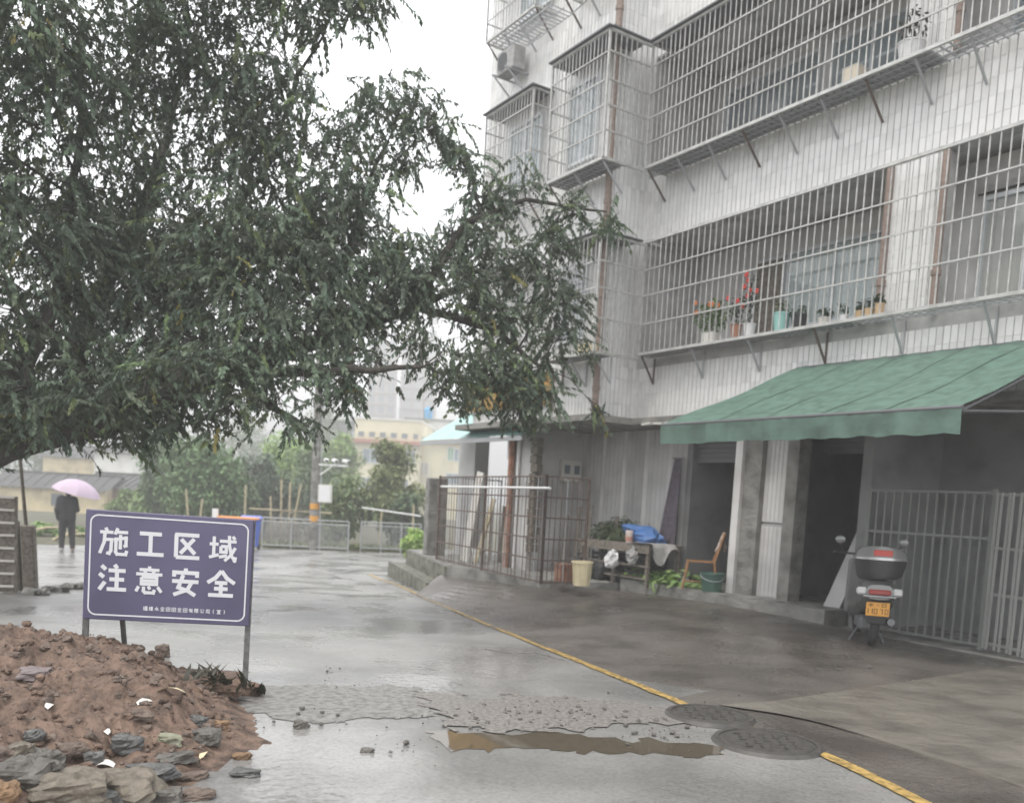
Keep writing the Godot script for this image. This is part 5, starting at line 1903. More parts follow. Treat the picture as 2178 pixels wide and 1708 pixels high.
	for x in [-w / 2 + 0.012, w / 2 - 0.012]:
		s = st0()
		bar(s, Vector3(x, -org.y - 0.06, -0.034), Vector3(x, h - 0.005, -0.034), 0.036, 0.036, Vector3(0, 0, 1))
		obj("post", s, M.post, sg)
	for x in [-w / 2 + 0.2]:
		s = st0()
		bar(s, Vector3(x, -org.y - 0.05, -0.45), Vector3(x, h * 0.55, -0.04), 0.03, 0.03, Vector3.RIGHT)
		obj("rear_stay", s, M.post, sg)

# ------------------------------------------------------------------ the broad tree
func spray_mesh(seed_i: int) -> ArrayMesh:            # a drooping twig with long narrow leaves, along +z
	var r := RandomNumberGenerator.new()
	r.seed = seed_i
	var s := st0()
	var pts := []
	var rad := []
	for i in 5:
		var t := i / 4.0
		pts.append(Vector3(0.02 * sin(t * 3.0 + seed_i), -0.10 * t * t, 0.40 * t))
		rad.append(lerp(0.004, 0.0015, t))
	tube(s, pts, rad, 3, false)
	for i in 22:
		var t := 0.08 + 0.92 * i / 21.0
		var c := Vector3(0.02 * sin(t * 3.0 + seed_i), -0.10 * t * t, 0.40 * t)
		var side := 1.0 if i % 2 == 0 else -1.0
		var l := r.randf_range(0.045, 0.084)
		var w := l * r.randf_range(0.36, 0.48)
		var b := Basis(Vector3.UP, side * r.randf_range(0.4, 1.1) * (1.0 - 0.6 * t)) * Basis(Vector3.RIGHT, r.randf_range(0.2, 1.0)) * Basis(Vector3(0, 0, 1), r.randf_range(-0.9, 0.9))
		var q := [Vector3.ZERO, Vector3(w * 0.5, 0.0, l * 0.42), Vector3(0, -l * 0.16, l), Vector3(-w * 0.5, 0.0, l * 0.42), Vector3(0, -w * 0.1, l * 0.45)]
		for k in 5: q[k] = c + b * q[k]
		for k in 4:
			flat(s, [q[4], q[k], q[(k + 1) % 4]], b * Vector3.UP)
	return s.commit()

func build_tree() -> void:
	var t := thing("broad_tree", "broad leafy roadside tree with drooping foliage arching over the road", "tree", Transform3D(Basis(), Vector3(-6.6, 0, -9.2)))
	var o := Vector3(-6.6, 0, -9.2)
	var s := st0()
	var trunk := [Vector3(-6.75, -0.3, -9.2), Vector3(-6.65, 0.7, -9.25), Vector3(-6.5, 1.3, -9.3)]
	tube(s, trunk.map(func(p): return p - o), [0.5, 0.42, 0.4], 14)
	obj("trunk", s, M.bark, t)
	# limbs: lists of [px, py, depth, radius]
	var limbs := [
		[[-190, 985, 9.3, 0.36], [0, 945, 9.3, 0.27], [130, 900, 9.4, 0.25], [300, 850, 9.5, 0.22], [480, 790, 9.8, 0.15], [680, 720, 10.3, 0.085], [880, 650, 10.9, 0.05], [1080, 590, 11.3, 0.025]],
		[[-190, 985, 9.3, 0.30], [-60, 860, 9.2, 0.16], [40, 780, 9.2, 0.10], [110, 690, 9.5, 0.07], [150, 540, 10.0, 0.05], [160, 300, 10.2, 0.035], [175, 60, 10.4, 0.02]],
		[[-190, 985, 9.3, 0.34], [-260, 700, 9.6, 0.24], [-200, 380, 9.9, 0.15], [-60, 100, 10.0, 0.09], [100, -150, 10.0, 0.05]],
		[[300, 850, 9.5, 0.09], [380, 640, 10.4, 0.045], [520, 420, 10.6, 0.03], [620, 220, 10.4, 0.02], [700, 40, 10.1, 0.012]],
		[[680, 720, 10.2, 0.06], [740, 520, 10.7, 0.04], [790, 380, 10.9, 0.028], [850, 230, 11.0, 0.018]],
		[[880, 650, 10.7, 0.05], [1000, 480, 10.9, 0.04], [1120, 430, 11.0, 0.025], [1290, 450, 11.0, 0.012]],
		[[880, 650, 10.7, 0.05], [1050, 700, 10.9, 0.04], [1150, 780, 11.0, 0.02]],
		[[130, 900, 9.4, 0.14], [180, 700, 10.6, 0.10], [300, 480, 11.4, 0.08], [380, 250, 12.0, 0.05], [420, 60, 12.2, 0.03]],
		[[480, 790, 9.8, 0.06], [560, 850, 9.6, 0.05], [640, 900, 9.4, 0.02]],
		[[480, 790, 9.8, 0.06], [700, 800, 9.4, 0.05], [900, 780, 9.3, 0.02]]]
	var nodes := []
	for l in limbs:
		s = st0()
		var pts := []
		var rad := []
		for q in l:
			pts.append(PX(q[0], q[1], q[2]) - o)
			rad.append(q[3])
		var fine := []
		var frad := []
		for i in pts.size() - 1:
			for k in 4:
				var f := k / 4.0
				var p: Vector3 = pts[i].lerp(pts[i + 1], f)
				p += Vector3(noise.get_noise_3d(p.x * 70, p.y * 70, 1), noise.get_noise_3d(p.x * 70, p.y * 70, 300), noise.get_noise_3d(p.y * 70, p.z * 70, 600)) * 0.16 * (1.0 if i + k > 0 else 0.0)
				fine.append(p)
				frad.append(lerp(rad[i], rad[i + 1], f))
		fine.append(pts[-1])
		frad.append(rad[-1])
		tube(s, fine, frad, 9)
		obj("limb", s, M.bark, t)
		for i in fine.size(): nodes.append([fine[i], frad[i]])
	# foliage clumps: px, py, depth, radius
	var cl := [
		[-150, -120, 8.6, 0.9], [60, -100, 8.8, 0.9], [260, -120, 9.2, 0.9], [470, -130, 9.8, 0.8], [640, -60, 9.9, 0.55],
		[-160, 120, 8.8, 0.9], [30, 60, 8.8, 0.75], [150, 110, 9.6, 0.7], [300, 60, 10.4, 0.75], [420, 20, 10.2, 0.6], [520, 60, 10.6, 0.5], [640, 30, 9.9, 0.4], [740, 10, 10.0, 0.35], [690, 90, 9.9, 0.28], [800, -20, 10.0, 0.3],
		[-100, 300, 9.0, 0.9], [60, 260, 9.2, 0.8], [200, 240, 10.2, 0.8], [340, 200, 10.6, 0.7], [450, 170, 10.4, 0.6], [560, 170, 10.2, 0.5], [630, 130, 9.8, 0.35], [660, 200, 9.8, 0.28],
		[20, 430, 9.0, 0.8], [170, 400, 10.0, 0.8], [310, 360, 10.8, 0.8], [440, 320, 10.4, 0.7], [560, 300, 10.2, 0.55], [650, 310, 10.4, 0.45], [790, 230, 10.8, 0.42], [880, 220, 10.8, 0.40], [930, 290, 10.9, 0.38], [740, 320, 10.6, 0.45],
		[-60, 560, 8.8, 0.8], [110, 560, 9.6, 0.7], [260, 520, 10.8, 0.8], [400, 480, 10.2, 0.75], [540, 450, 10.0, 0.7], [660, 440, 10.4, 0.6], [770, 420, 10.6, 0.55], [850, 340, 10.8, 0.36], [980, 340, 10.9, 0.34], [1020, 420, 11.0, 0.40], [960, 500, 11.0, 0.42], [1110, 400, 11.0, 0.36],
		[60, 690, 9.2, 0.7], [200, 660, 10.2, 0.75], [350, 620, 10.2, 0.75], [490, 590, 9.8, 0.7], [620, 570, 10.0, 0.7], [740, 550, 10.4, 0.65], [860, 540, 10.6, 0.5], [1040, 540, 11.0, 0.5], [1140, 560, 11.0, 0.5], [1190, 500, 11.0, 0.32], [1290, 470, 11.0, 0.22], [1220, 440, 11.0, 0.22], [1190, 640, 11.0, 0.42],
		[-40, 780, 9.0, 0.6], [140, 770, 9.8, 0.6], [280, 740, 10.2, 0.65], [420, 720, 9.8, 0.65], [560, 690, 9.6, 0.6], [680, 660, 9.8, 0.55], [790, 640, 10.2, 0.5], [900, 630, 10.4, 0.45], [1010, 640, 10.8, 0.42], [1090, 680, 11.0, 0.45],
		[240, 850, 9.8, 0.5], [400, 820, 9.6, 0.5], [520, 800, 9.4, 0.5], [640, 780, 9.4, 0.45], [760, 740, 9.6, 0.42], [880, 730, 9.6, 0.36], [980, 760, 10.0, 0.3], [1080, 790, 10.9, 0.40], [1160, 780, 11.0, 0.40], [1120, 870, 11.0, 0.32], [1200, 720, 11.0, 0.32],
		[470, 880, 9.4, 0.38], [580, 870, 9.3, 0.36], [640, 910, 9.3, 0.24], [350, 880, 9.5, 0.36], [180, 880, 9.6, 0.36], [730, 820, 9.4, 0.3], [980, 860, 10.2, 0.16], [960, 800, 10.0, 0.24], [820, 790, 9.5, 0.24], [1270, 870, 11.6, 0.13], [150, 930, 9.7, 0.2], [290, 930, 9.6, 0.2],
		[60, 850, 8.7, 0.42], [190, 810, 8.8, 0.45], [320, 790, 9.0, 0.45], [430, 770, 9.1, 0.4], [-60, 900, 8.8, 0.4], [110, 880, 9.0, 0.3], [250, 870, 9.1, 0.28], [540, 760, 9.3, 0.38], [650, 700, 9.6, 0.4], [760, 660, 9.9, 0.42], [880, 600, 10.3, 0.4], [980, 580, 10.5, 0.36], [720, 440, 10.0, 0.4], [760, 520, 10.0, 0.4], [560, 520, 9.8, 0.45], [1020, 830, 10.9, 0.3], [1090, 830, 10.8, 0.36], [1150, 840, 10.8, 0.32], [1040, 760, 10.9, 0.32], [300, 620, 12.4, 1.0], [120, 480, 12.2, 1.0], [500, 620, 12.0, 0.9], [40, 840, 11.4, 0.7], [620, 500, 12.2, 0.7], [-300, 500, 9.5, 1.2], [-320, 150, 9.5, 1.2], [-260, 780, 9.5, 0.9]]
	var meshes := []
	for i in 4: meshes.append(spray_mesh(30 + i))
	var xs := [[], [], [], []]
	var cs := [[], [], [], []]
	var tw := st0()
	for q in cl:
		var c := PX(q[0], q[1], q[2]) - o
		var r: float = q[3]
		# a branch from the nearest limb
		var best := 0
		for i in nodes.size():
			if nodes[i][0].distance_to(c) < nodes[best][0].distance_to(c): best = i
		var a: Vector3 = nodes[best][0]
		var rb: float = minf(nodes[best][1] * 0.5, 0.035)
		var mid := (a + c) / 2 + Vector3(0, 0.12, 0)
		tube(tw, [a, mid, c, c + (c - mid).normalized() * r * 0.5], [rb, rb * 0.7, rb * 0.45, 0.004], 5, false)
		for i in 5:
			var e := c + Vector3(rng.randfn(), rng.randfn() * 0.6, rng.randfn()).normalized() * r * 0.85
			tube(tw, [mid.lerp(c, 0.6), (c + e) / 2 + Vector3(0, 0.05, 0), e], [rb * 0.5, rb * 0.3, 0.003], 4, false)
		var count := int(300.0 * r * r + 40.0 * r)
		var shade := rng.randf_range(0.75, 1.25)
		for i in count:
			var d := Vector3(rng.randfn(), rng.randfn() * 0.8, rng.randfn()).normalized() * pow(rng.randf(), 0.5)
			if noise.get_noise_3d((c.x + d.x * r) * 95, (c.y + d.y * r) * 95, (c.z + d.z * r) * 95) < -0.17: continue
			var out := (Vector3(d.x, 0, d.z) + Vector3(rng.randfn(), 0, rng.randfn()) * 0.6).normalized()
			var dirn := (out * rng.randf_range(0.4, 1.0) + Vector3.DOWN * rng.randf_range(-0.15, 0.75)).normalized()
			var x := dirn.cross(Vector3.UP).normalized()
			var b := Basis(x, dirn.cross(x) * -1.0, dirn).orthonormalized() * Basis(Vector3(0, 0, 1), rng.randf_range(-0.8, 0.8))
			var k := rng.randi() % 4
			xs[k].append(Transform3D(b.scaled(Vector3.ONE * rng.randf_range(0.6, 1.2)), c + d * r - dirn * 0.15))
			var base := Color(0.085, 0.115, 0.075) if rng.randf() < 0.93 else (Color(0.13, 0.17, 0.07) if rng.randf() < 0.93 else Color(0.26, 0.22, 0.07))
			cs[k].append(tint(base * shade, 0.3))
	obj("branch", tw, M.bark, t).set_meta("kind", "stuff")
	for k in 4: many("foliage", meshes[k], M.leaf, xs[k], t, cs[k])

# ------------------------------------------------------------------ beyond the bend
func far_tree(label: String, px: float, base_y: float, top_y: float, halfw: float, depth: float, col: Color, count: int, kind := "bush", trunk := 0.25) -> void:
	var b := PX(px, base_y, depth)
	b.y = maxf(b.y, road_h(b.z) - 0.2) if base_y < 1150 else road_h(b.z)
	b.y = road_h(b.z) - 0.05
	var top := PX(px, top_y, depth)
	var w := halfw * depth / FOC
	var h := top.y - b.y
	var t := thing("far_tree" if kind == "tree" else "bush", label, kind, Transform3D(Basis(), b), "greenery beyond the road")
	var s := st0()
	var tr := h * trunk
	tube(s, [Vector3.ZERO, Vector3(0.05, tr, 0), Vector3(-0.05, h * 0.7, 0.1)], [0.03 * h * 0.5, 0.02 * h * 0.5, 0.01], 6)
	for i in 7:
		var a := i * 2.4
		tube(s, [Vector3(0, tr + h * 0.06 * i, 0), Vector3(cos(a) * w * 0.6, tr + h * 0.08 * i + h * 0.15, sin(a) * w * 0.6)], [0.012 * h * 0.5, 0.004], 4)
	obj("trunk", s, M.bark, t)
	var xs := []
	var cs := []
	var lobes := []
	for i in 13:
		var y := rng.randf_range(0.0, 1.0)
		var rr: float = w * (0.75 + 0.35 * sin(PI * clamp(y, 0.1, 0.9)))
		var a := rng.randf() * TAU
		lobes.append([Vector3(cos(a) * rr * 0.6 * rng.randf(), lerp(tr * 0.8 + h * 0.08, h * 0.9, y), sin(a) * rr * 0.6), rng.randf_range(0.38, 0.62) * minf(w, h * 0.45), rng.randf_range(0.75, 1.25)])
	lobes.append([Vector3(0, h * 0.88, 0), 0.3 * minf(w, h * 0.5), 1.1])
	lobes.append([Vector3(-w * 0.7, h * 0.45, 0), 0.35 * minf(w, h * 0.5), 1.0])
	lobes.append([Vector3(w * 0.7, h * 0.5, 0), 0.35 * minf(w, h * 0.5), 1.0])
	for i in int(count * 1.9):
		var lb = lobes[rng.randi() % lobes.size()]
		var d: Vector3 = Vector3(rng.randfn(), rng.randfn(), rng.randfn()).normalized() * pow(rng.randf(), 0.5) * lb[1]
		var b2 := Basis(Vector3.UP, rng.randf() * TAU) * Basis(Vector3.RIGHT, rng.randf_range(-0.3, 1.3)) * Basis(Vector3(0, 0, 1), rng.randf_range(-0.7, 0.7))
		xs.append(Transform3D(b2.scaled(Vector3.ONE * rng.randf_range(0.6, 1.3) * (0.7 + depth * 0.012)), lb[0] + d))
		cs.append(tint(col * lb[2], 0.3))
	many("crown", leaf_mesh(0.19, 0.085), M.leaf, xs, t, cs)

func far_house(called: String, label: String, c: Vector3, w: float, d: float, wall_h: float, roof_h: float, turn: float, wm: Material, wins: Array, hip := 0.35) -> void:
	var t := thing(called, label, "house", Transform3D(Basis(Vector3.UP, turn), c))
	var s := st0()
	box(s, Vector3(0, wall_h / 2, 0), Vector3(w, wall_h, d))
	for sx in [-1.0, 1.0]:
		flat(s, [Vector3(sx * w / 2, wall_h, -d / 2), Vector3(sx * w / 2, wall_h, d / 2), Vector3(sx * w / 2, wall_h + roof_h, 0)], Vector3(sx, 0, 0))
	obj("wall", s, wm, t)
	s = st0()
	var e := 0.4
	for sz in [-1.0, 1.0]:
		var n := 22
		for i in n:        # rows of barrel tiles as shallow ribs
			var x0: float = lerp(-w / 2 - e, w / 2 + e, float(i) / n)
			var x1: float = lerp(-w / 2 - e, w / 2 + e, float(i + 1) / n)
			var lift := 0.05 if i % 2 else 0.0
			var ridge := wall_h + roof_h + 0.08 + lift
			var eave := wall_h - 0.14 + lift
			flat(s, [Vector3(x0, ridge, 0), Vector3(x1, ridge, 0), Vector3(x1, eave, sz * (d / 2 + e)), Vector3(x0, eave, sz * (d / 2 + e))], Vector3(0, 1, sz))
			flat(s, [Vector3(x0, ridge - 0.1, 0), Vector3(x0, ridge, 0), Vector3(x0, eave, sz * (d / 2 + e)), Vector3(x0, eave - 0.1, sz * (d / 2 + e))], Vector3(-1, 0, 0))
	box(s, Vector3(0, wall_h + roof_h + 0.14, 0), Vector3(w + 2 * e, 0.12, 0.25))
	obj("roof", s, M.roof_tile, t)
	for q in wins:
		s = st0()
		box(s, Vector3(q[0], q[1], d / 2 + 0.02), Vector3(q[2], q[3], 0.05))
		var wd := obj("window", s, M.timber, t)
		s = st0()
		box(s, Vector3(q[0], q[1], d / 2 + 0.05), Vector3(q[2] - 0.12, q[3] - 0.12, 0.02))
		obj("pane", s, M.glass, wd)

func build_background() -> void:
	var s := st0()
	var t: Node3D
	# mesh fences at the bend
	for q in [[[556, 1165], [746, 1172], "long grey wire mesh fence panel by the utility pole", 30], [[766, 1172], [893, 1176], "short grey wire mesh fence panel near the concrete steps", 18]]:
		var a := G(q[0][0], q[0][1])
		var b := G(q[1][0], q[1][1])
		b.z = a.z - 0.3 if q[3] == 30 else b.z
		t = thing("mesh_fence", q[2], "fence", Transform3D(), "wire mesh fence along the bend")
		s = st0()
		for y in [0.10, 0.86, 0.98]: rod(s, a + Vector3.UP * y, b + Vector3.UP * y, 0.022)
		for k in 4:
			var p := a.lerp(b, k / 3.0)
			rod(s, p - Vector3.UP * 0.05, p + Vector3.UP * 1.0, 0.025)
		obj("frame", s, M.steel_dull, t)
		var dd := (b - a)
		for i in q[3] * 2:
			var p: Vector3 = a + dd * ((i + 0.5) / (q[3] * 2.0))
			s = st0()
			rod(s, p + Vector3.UP * 0.1, p + Vector3.UP * 0.86, 0.006, -1.0, 4)
			obj("wire", s, M.steel_dull, t)
		s = st0()
		for k in 9: rod(s, a + Vector3.UP * (0.15 + k * 0.08), b + Vector3.UP * (0.15 + k * 0.08), 0.004, -1.0, 4)
		obj("cross_wire", s, M.steel_dull, t)
	# utility pole with bracket, cameras and box
	var pb := G(656, 1172) + Vector3(0, 0, -0.6)
	pb.y = -0.5
	t = thing("utility_pole", "tall concrete utility pole with orange bands behind the mesh fence", "pole", Transform3D(Basis(), pb))
	s = st0()
	rod(s, Vector3(0, -0.2, 0), Vector3(0.0, 9.5, 0), 0.15, 0.10, 16)
	obj("shaft", s, M.concrete, t)
	for y in [1.02, 1.42]:
		s = st0()
		lathe(s, [Vector2(0.144, y - 0.09), Vector2(0.149, y - 0.085), Vector2(0.147, y + 0.09), Vector2(0.14, y + 0.095)], 18)
		obj("orange_band", s, M.plate, t)
	s = st0()
	rod(s, Vector3(0.2, 0.1, 0.03), Vector3(0.16, 6.5, 0.03), 0.02)
	obj("cable_conduit", s, M.steel_dull, t)
	s = st0()
	bar(s, Vector3(0.1, 2.78, 0.05), Vector3(1.05, 2.78, 0.05), 0.06, 0.06)
	bar(s, Vector3(0.15, 2.45, 0.05), Vector3(0.55, 2.76, 0.05), 0.04, 0.04)
	obj("bracket", s, M.white, t)
	for x in [0.34, 0.62, 0.98]:
		s = st0()
		cbox(s, Vector3(x, 2.93, 0.06), Vector3(0.15, 0.10, 0.26), 0.02, Basis(Vector3.UP, x) * Basis(Vector3.RIGHT, 0.15))
		rod(s, Vector3(x, 2.8, 0.05), Vector3(x, 2.9, 0.05), 0.02)
		var cm := obj("camera", s, M.white, t)
		s = st0()
		cbox(s, Vector3(x + sin(x) * 0.13, 2.91, 0.06 + cos(x) * 0.13), Vector3(0.08, 0.07, 0.02), 0.005, Basis(Vector3.UP, x))
		obj("lens", s, M.black, cm)
	s = st0()
	cbox(s, Vector3(0.35, 1.85, 0.1), Vector3(0.42, 0.58, 0.22), 0.012)
	var bx := obj("control_box", s, M.offwhite, t)
	s = st0()
	box(s, Vector3(0.35, 1.85, 0.213), Vector3(0.36, 0.52, 0.006))
	obj("box_door", s, M.white, bx)
	# overhead wires
	s = st0()
	for k in 3:
		var pts := []
		var rad := []
		var p0 := pb + Vector3(0, 8.6 + k * 0.35, 0)
		var p1 := Vector3(-70, 13, -95 - k * 3)
		for i in 13:
			var f := i / 12.0
			pts.append(p0.lerp(p1, f) - Vector3.UP * sin(PI * f) * 2.0)
			rad.append(0.012)
		tube(s, pts, rad, 4)
	tag(obj("overhead_wire", s, M.black), "black overhead wires running from the utility pole to the hills", "wire")
	# wheelie bin and barrier board behind the sign
	var wb := G(532, 1170)
	t = thing("wheelie_bin", "blue wheelie bin standing at the far road edge behind the sign", "bin", Transform3D(Basis(Vector3.UP, 0.3), wb))
	s = st0()
	var grid := []
	for q in [[0.12, 0.22, 0.20], [0.9, 0.29, 0.30], [0.95, 0.31, 0.32]]:
		var r := []
		for k in 17:
			var a := TAU * k / 16
			r.append(Vector3(signf(cos(a)) * pow(absf(cos(a)), 0.4) * q[1], q[0], signf(sin(a)) * pow(absf(sin(a)), 0.4) * q[2]))
		grid.append(r)
	loft(s, grid)
	obj("tub", s, M.blue, t)
	s = st0()
	cbox(s, Vector3(0, 1.0, 0), Vector3(0.64, 0.07, 0.68), 0.03, Basis(Vector3.RIGHT, 0.06))
	obj("lid", s, M.blue, t)
	for x in [-0.24, 0.24]:
		s = st0()
		lathe(s, [Vector2(0, 0.03), Vector2(0.1, 0.03), Vector2(0.1, -0.03), Vector2(0, -0.03)], 14, Transform3D(Basis(Vector3(0, 0, 1), PI / 2), Vector3(x, 0.1, -0.24)))
		obj("wheel", s, M.rubber, t)
	wb = G(505, 1174)
	t = thing("orange_bin", "grey bin with an orange lid just behind the sign", "bin", Transform3D(Basis(Vector3.UP, 0.1), wb))
	s = st0()
	cbox(s, Vector3(0, 0.50, 0), Vector3(0.9, 0.9, 0.5), 0.04)
	obj("tub", s, M.steel_dull, t)
	s = st0()
	cbox(s, Vector3(0, 1.0, 0), Vector3(1.15, 0.07, 0.62), 0.03)
	obj("lid", s, mat(0.62, 0.24, 0.06, 0.5), t)
	s = st0()
	rod(s, Vector3(-0.42, 0.0, 0.0), Vector3(-0.42, 0.1, 0), 0.05)
	rod(s, Vector3(0.42, 0.0, 0.0), Vector3(0.42, 0.1, 0), 0.05)
	obj("foot", s, M.rubber, t)
	wb = G(455, 1172)
	s = st0()
	box(s, Vector3(0, 0.62, 0), Vector3(0.16, 1.25, 0.08))
	tag(obj("marker_post", s, M.white, null, Transform3D(Basis(), wb)), "short white marker post beyond the top of the sign", "post")
	# garden poles of bamboo
	var g := "bamboo garden poles beyond the fence"
	for q in [[522, 1032, 0.0, 33.0], [598, 1020, -0.02, 32.5], [617, 1026, 0.0, 32.5], [640, 1030, 0.12, 32.5], [575, 1055, -0.03, 33.0], [430, 1060, 0.05, 34.0], [395, 1040, -0.06, 34.0], [812, 1085, 0.02, 33.0], [880, 1075, 0.0, 33.0]]:
		var tp := PX(q[0], q[1], q[3])
		var bt := Vector3(tp.x - q[2] * 3.0, road_h(tp.z) - 0.1, tp.z)
		s = st0()
		var pts := []
		var rad := []
		for i in 9:
			pts.append(bt.lerp(tp, i / 8.0))
			rad.append(0.045 if i % 2 else 0.036)
		tube(s, pts, rad, 7)
		tag(obj("bamboo_pole", s, M.bamboo), "upright bamboo garden pole beyond the mesh fence", "pole", g)
	for q in [[530, 1082, 705, 1092, "level bamboo rail tied across the garden poles"], [770, 1080, 895, 1098, "white pipe rail sagging across the garden beyond the fence"]]:
		s = st0()
		rod(s, PX(q[0], q[1], 32.6), PX(q[2], q[3], 32.6), 0.035)
		tag(obj("garden_rail", s, M.bamboo if q[0] == 530 else M.white), q[4], "rail")
	# dry brush in the garden
	t = thing("brushwood", "tangle of dry grey brushwood behind the mesh fence", "brushwood", Transform3D(Basis(), Vector3(PX(610, 1120, 32.2).x, -0.5, -32.2)))
	s = st0()
	for i in 110:
		var x := rng.randf_range(-1.3, 1.3)
		var p := Vector3(x, 0, rng.randf_range(-0.3, 0.3))
		rod(s, p, p + Vector3(rng.randf_range(-0.4, 0.4), rng.randf_range(0.5, 1.45), rng.randf_range(-0.1, 0.1)), 0.013, 0.006, 3)
	obj("twigs", s, M.timber, t).set_meta("kind", "stuff")
	# greenery
	far_tree("tall dark leafy tree behind the bins", 420, 1160, 925, 95, 36, Color(0.125, 0.191, 0.090), 3200, "tree")
	far_tree("dark bushy tree left of the bamboo poles", 345, 1160, 945, 55, 42, Color(0.111, 0.166, 0.081), 2200, "tree")
	far_tree("dark broadleaf tree behind the bamboo poles", 560, 1150, 965, 85, 41, Color(0.091, 0.129, 0.081), 2600, "tree")
	far_tree("pale fresh green tree left of the utility pole", 610, 1150, 925, 78, 52, Color(0.272, 0.390, 0.117), 2600, "tree", 0.55)
	far_tree("pale fresh green tree right of the utility pole", 720, 1130, 905, 48, 60, Color(0.263, 0.351, 0.145), 1600, "tree", 0.4)
	far_tree("olive tree standing before the yellow apartment house", 830, 1170, 928, 70, 37, Color(0.191, 0.225, 0.090), 3200, "tree", 0.2)
	far_tree("broad grey green tree closing the view behind the pole", 660, 1150, 950, 80, 46, Color(0.142, 0.195, 0.100), 2600, "tree", 0.15)
	far_tree("leafy hedge tree behind the bins and white marker post", 480, 1150, 985, 70, 38, Color(0.131, 0.186, 0.090), 2400, "tree", 0.1)
	far_tree("low olive shrub right of the control box", 735, 1170, 1015, 62, 34, Color(0.151, 0.195, 0.090), 1700, "bush", 0.1)
	far_tree("dark shrub behind the short fence panel", 860, 1170, 1050, 60, 34.5, Color(0.091, 0.129, 0.069), 1400, "bush", 0.1)
	far_tree("bright green weed bush against the concrete steps", 880, 1180, 1122, 24, 28.0, Color(0.343, 0.468, 0.145), 700, "bush", 0.1)
	far_tree("low hedge of vines behind the sign's corner", 270, 1130, 1040, 50, 46, Color(0.202, 0.273, 0.109), 1700, "bush", 0.1)
	far_tree("vine covered garden frame before the old houses", 320, 1130, 1045, 50, 42, Color(0.222, 0.312, 0.128), 1300, "bush", 0.1)
	far_tree("low green garden bed right of the walker", 210, 1180, 1105, 70, 30, Color(0.202, 0.293, 0.109), 900, "bush", 0.1)
	far_tree("low vegetable bed left of the walker", 85, 1170, 1110, 46, 29, Color(0.242, 0.351, 0.128), 800, "bush", 0.1)
	far_tree("wooded slope tree above the old grey roofs", 60, 1020, 925, 110, 95, Color(0.131, 0.176, 0.100), 1800, "tree", 0.3)
	far_tree("wooded slope tree right of the white gable", 330, 1020, 900, 90, 100, Color(0.131, 0.186, 0.100), 1800, "tree", 0.3)
	far_tree("wooded slope tree behind the pale green trees", 520, 1020, 880, 110, 110, Color(0.151, 0.205, 0.109), 2000, "tree", 0.3)
	far_tree("distant grey green tree left of the apartment house", 690, 1030, 850, 60, 115, Color(0.172, 0.215, 0.128), 1500, "tree", 0.4)
	far_tree("small tree growing on the rear roof line", 900, 960, 870, 25, 118, Color(0.242, 0.293, 0.128), 500, "tree", 0.5)
	# grass verge
	var gx := []
	var gc := []
	for i in 2600:
		var f := rng.randf()
		var p := G(545, 1163).lerp(G(895, 1175), f) + Vector3(rng.randf_range(-0.2, 0.2), 0, rng.randf_range(-1.2, 0.15))
		p.y = -0.5
		gx.append(Transform3D((Basis(Vector3.UP, rng.randf() * TAU) * Basis(Vector3.RIGHT, rng.randf_range(-1.5, -0.6))).scaled(Vector3.ONE * rng.randf_range(0.7, 1.6)), p))
		gc.append(tint(Color(0.15, 0.17, 0.07), 0.4))
	var gr := many("grass", leaf_mesh(0.16, 0.03), M.leaf, gx, null, gc)
	tag(gr, "rough grass verge along the foot of the mesh fence", "grass")
	build_far_buildings()
	build_left_edge()
	build_person()

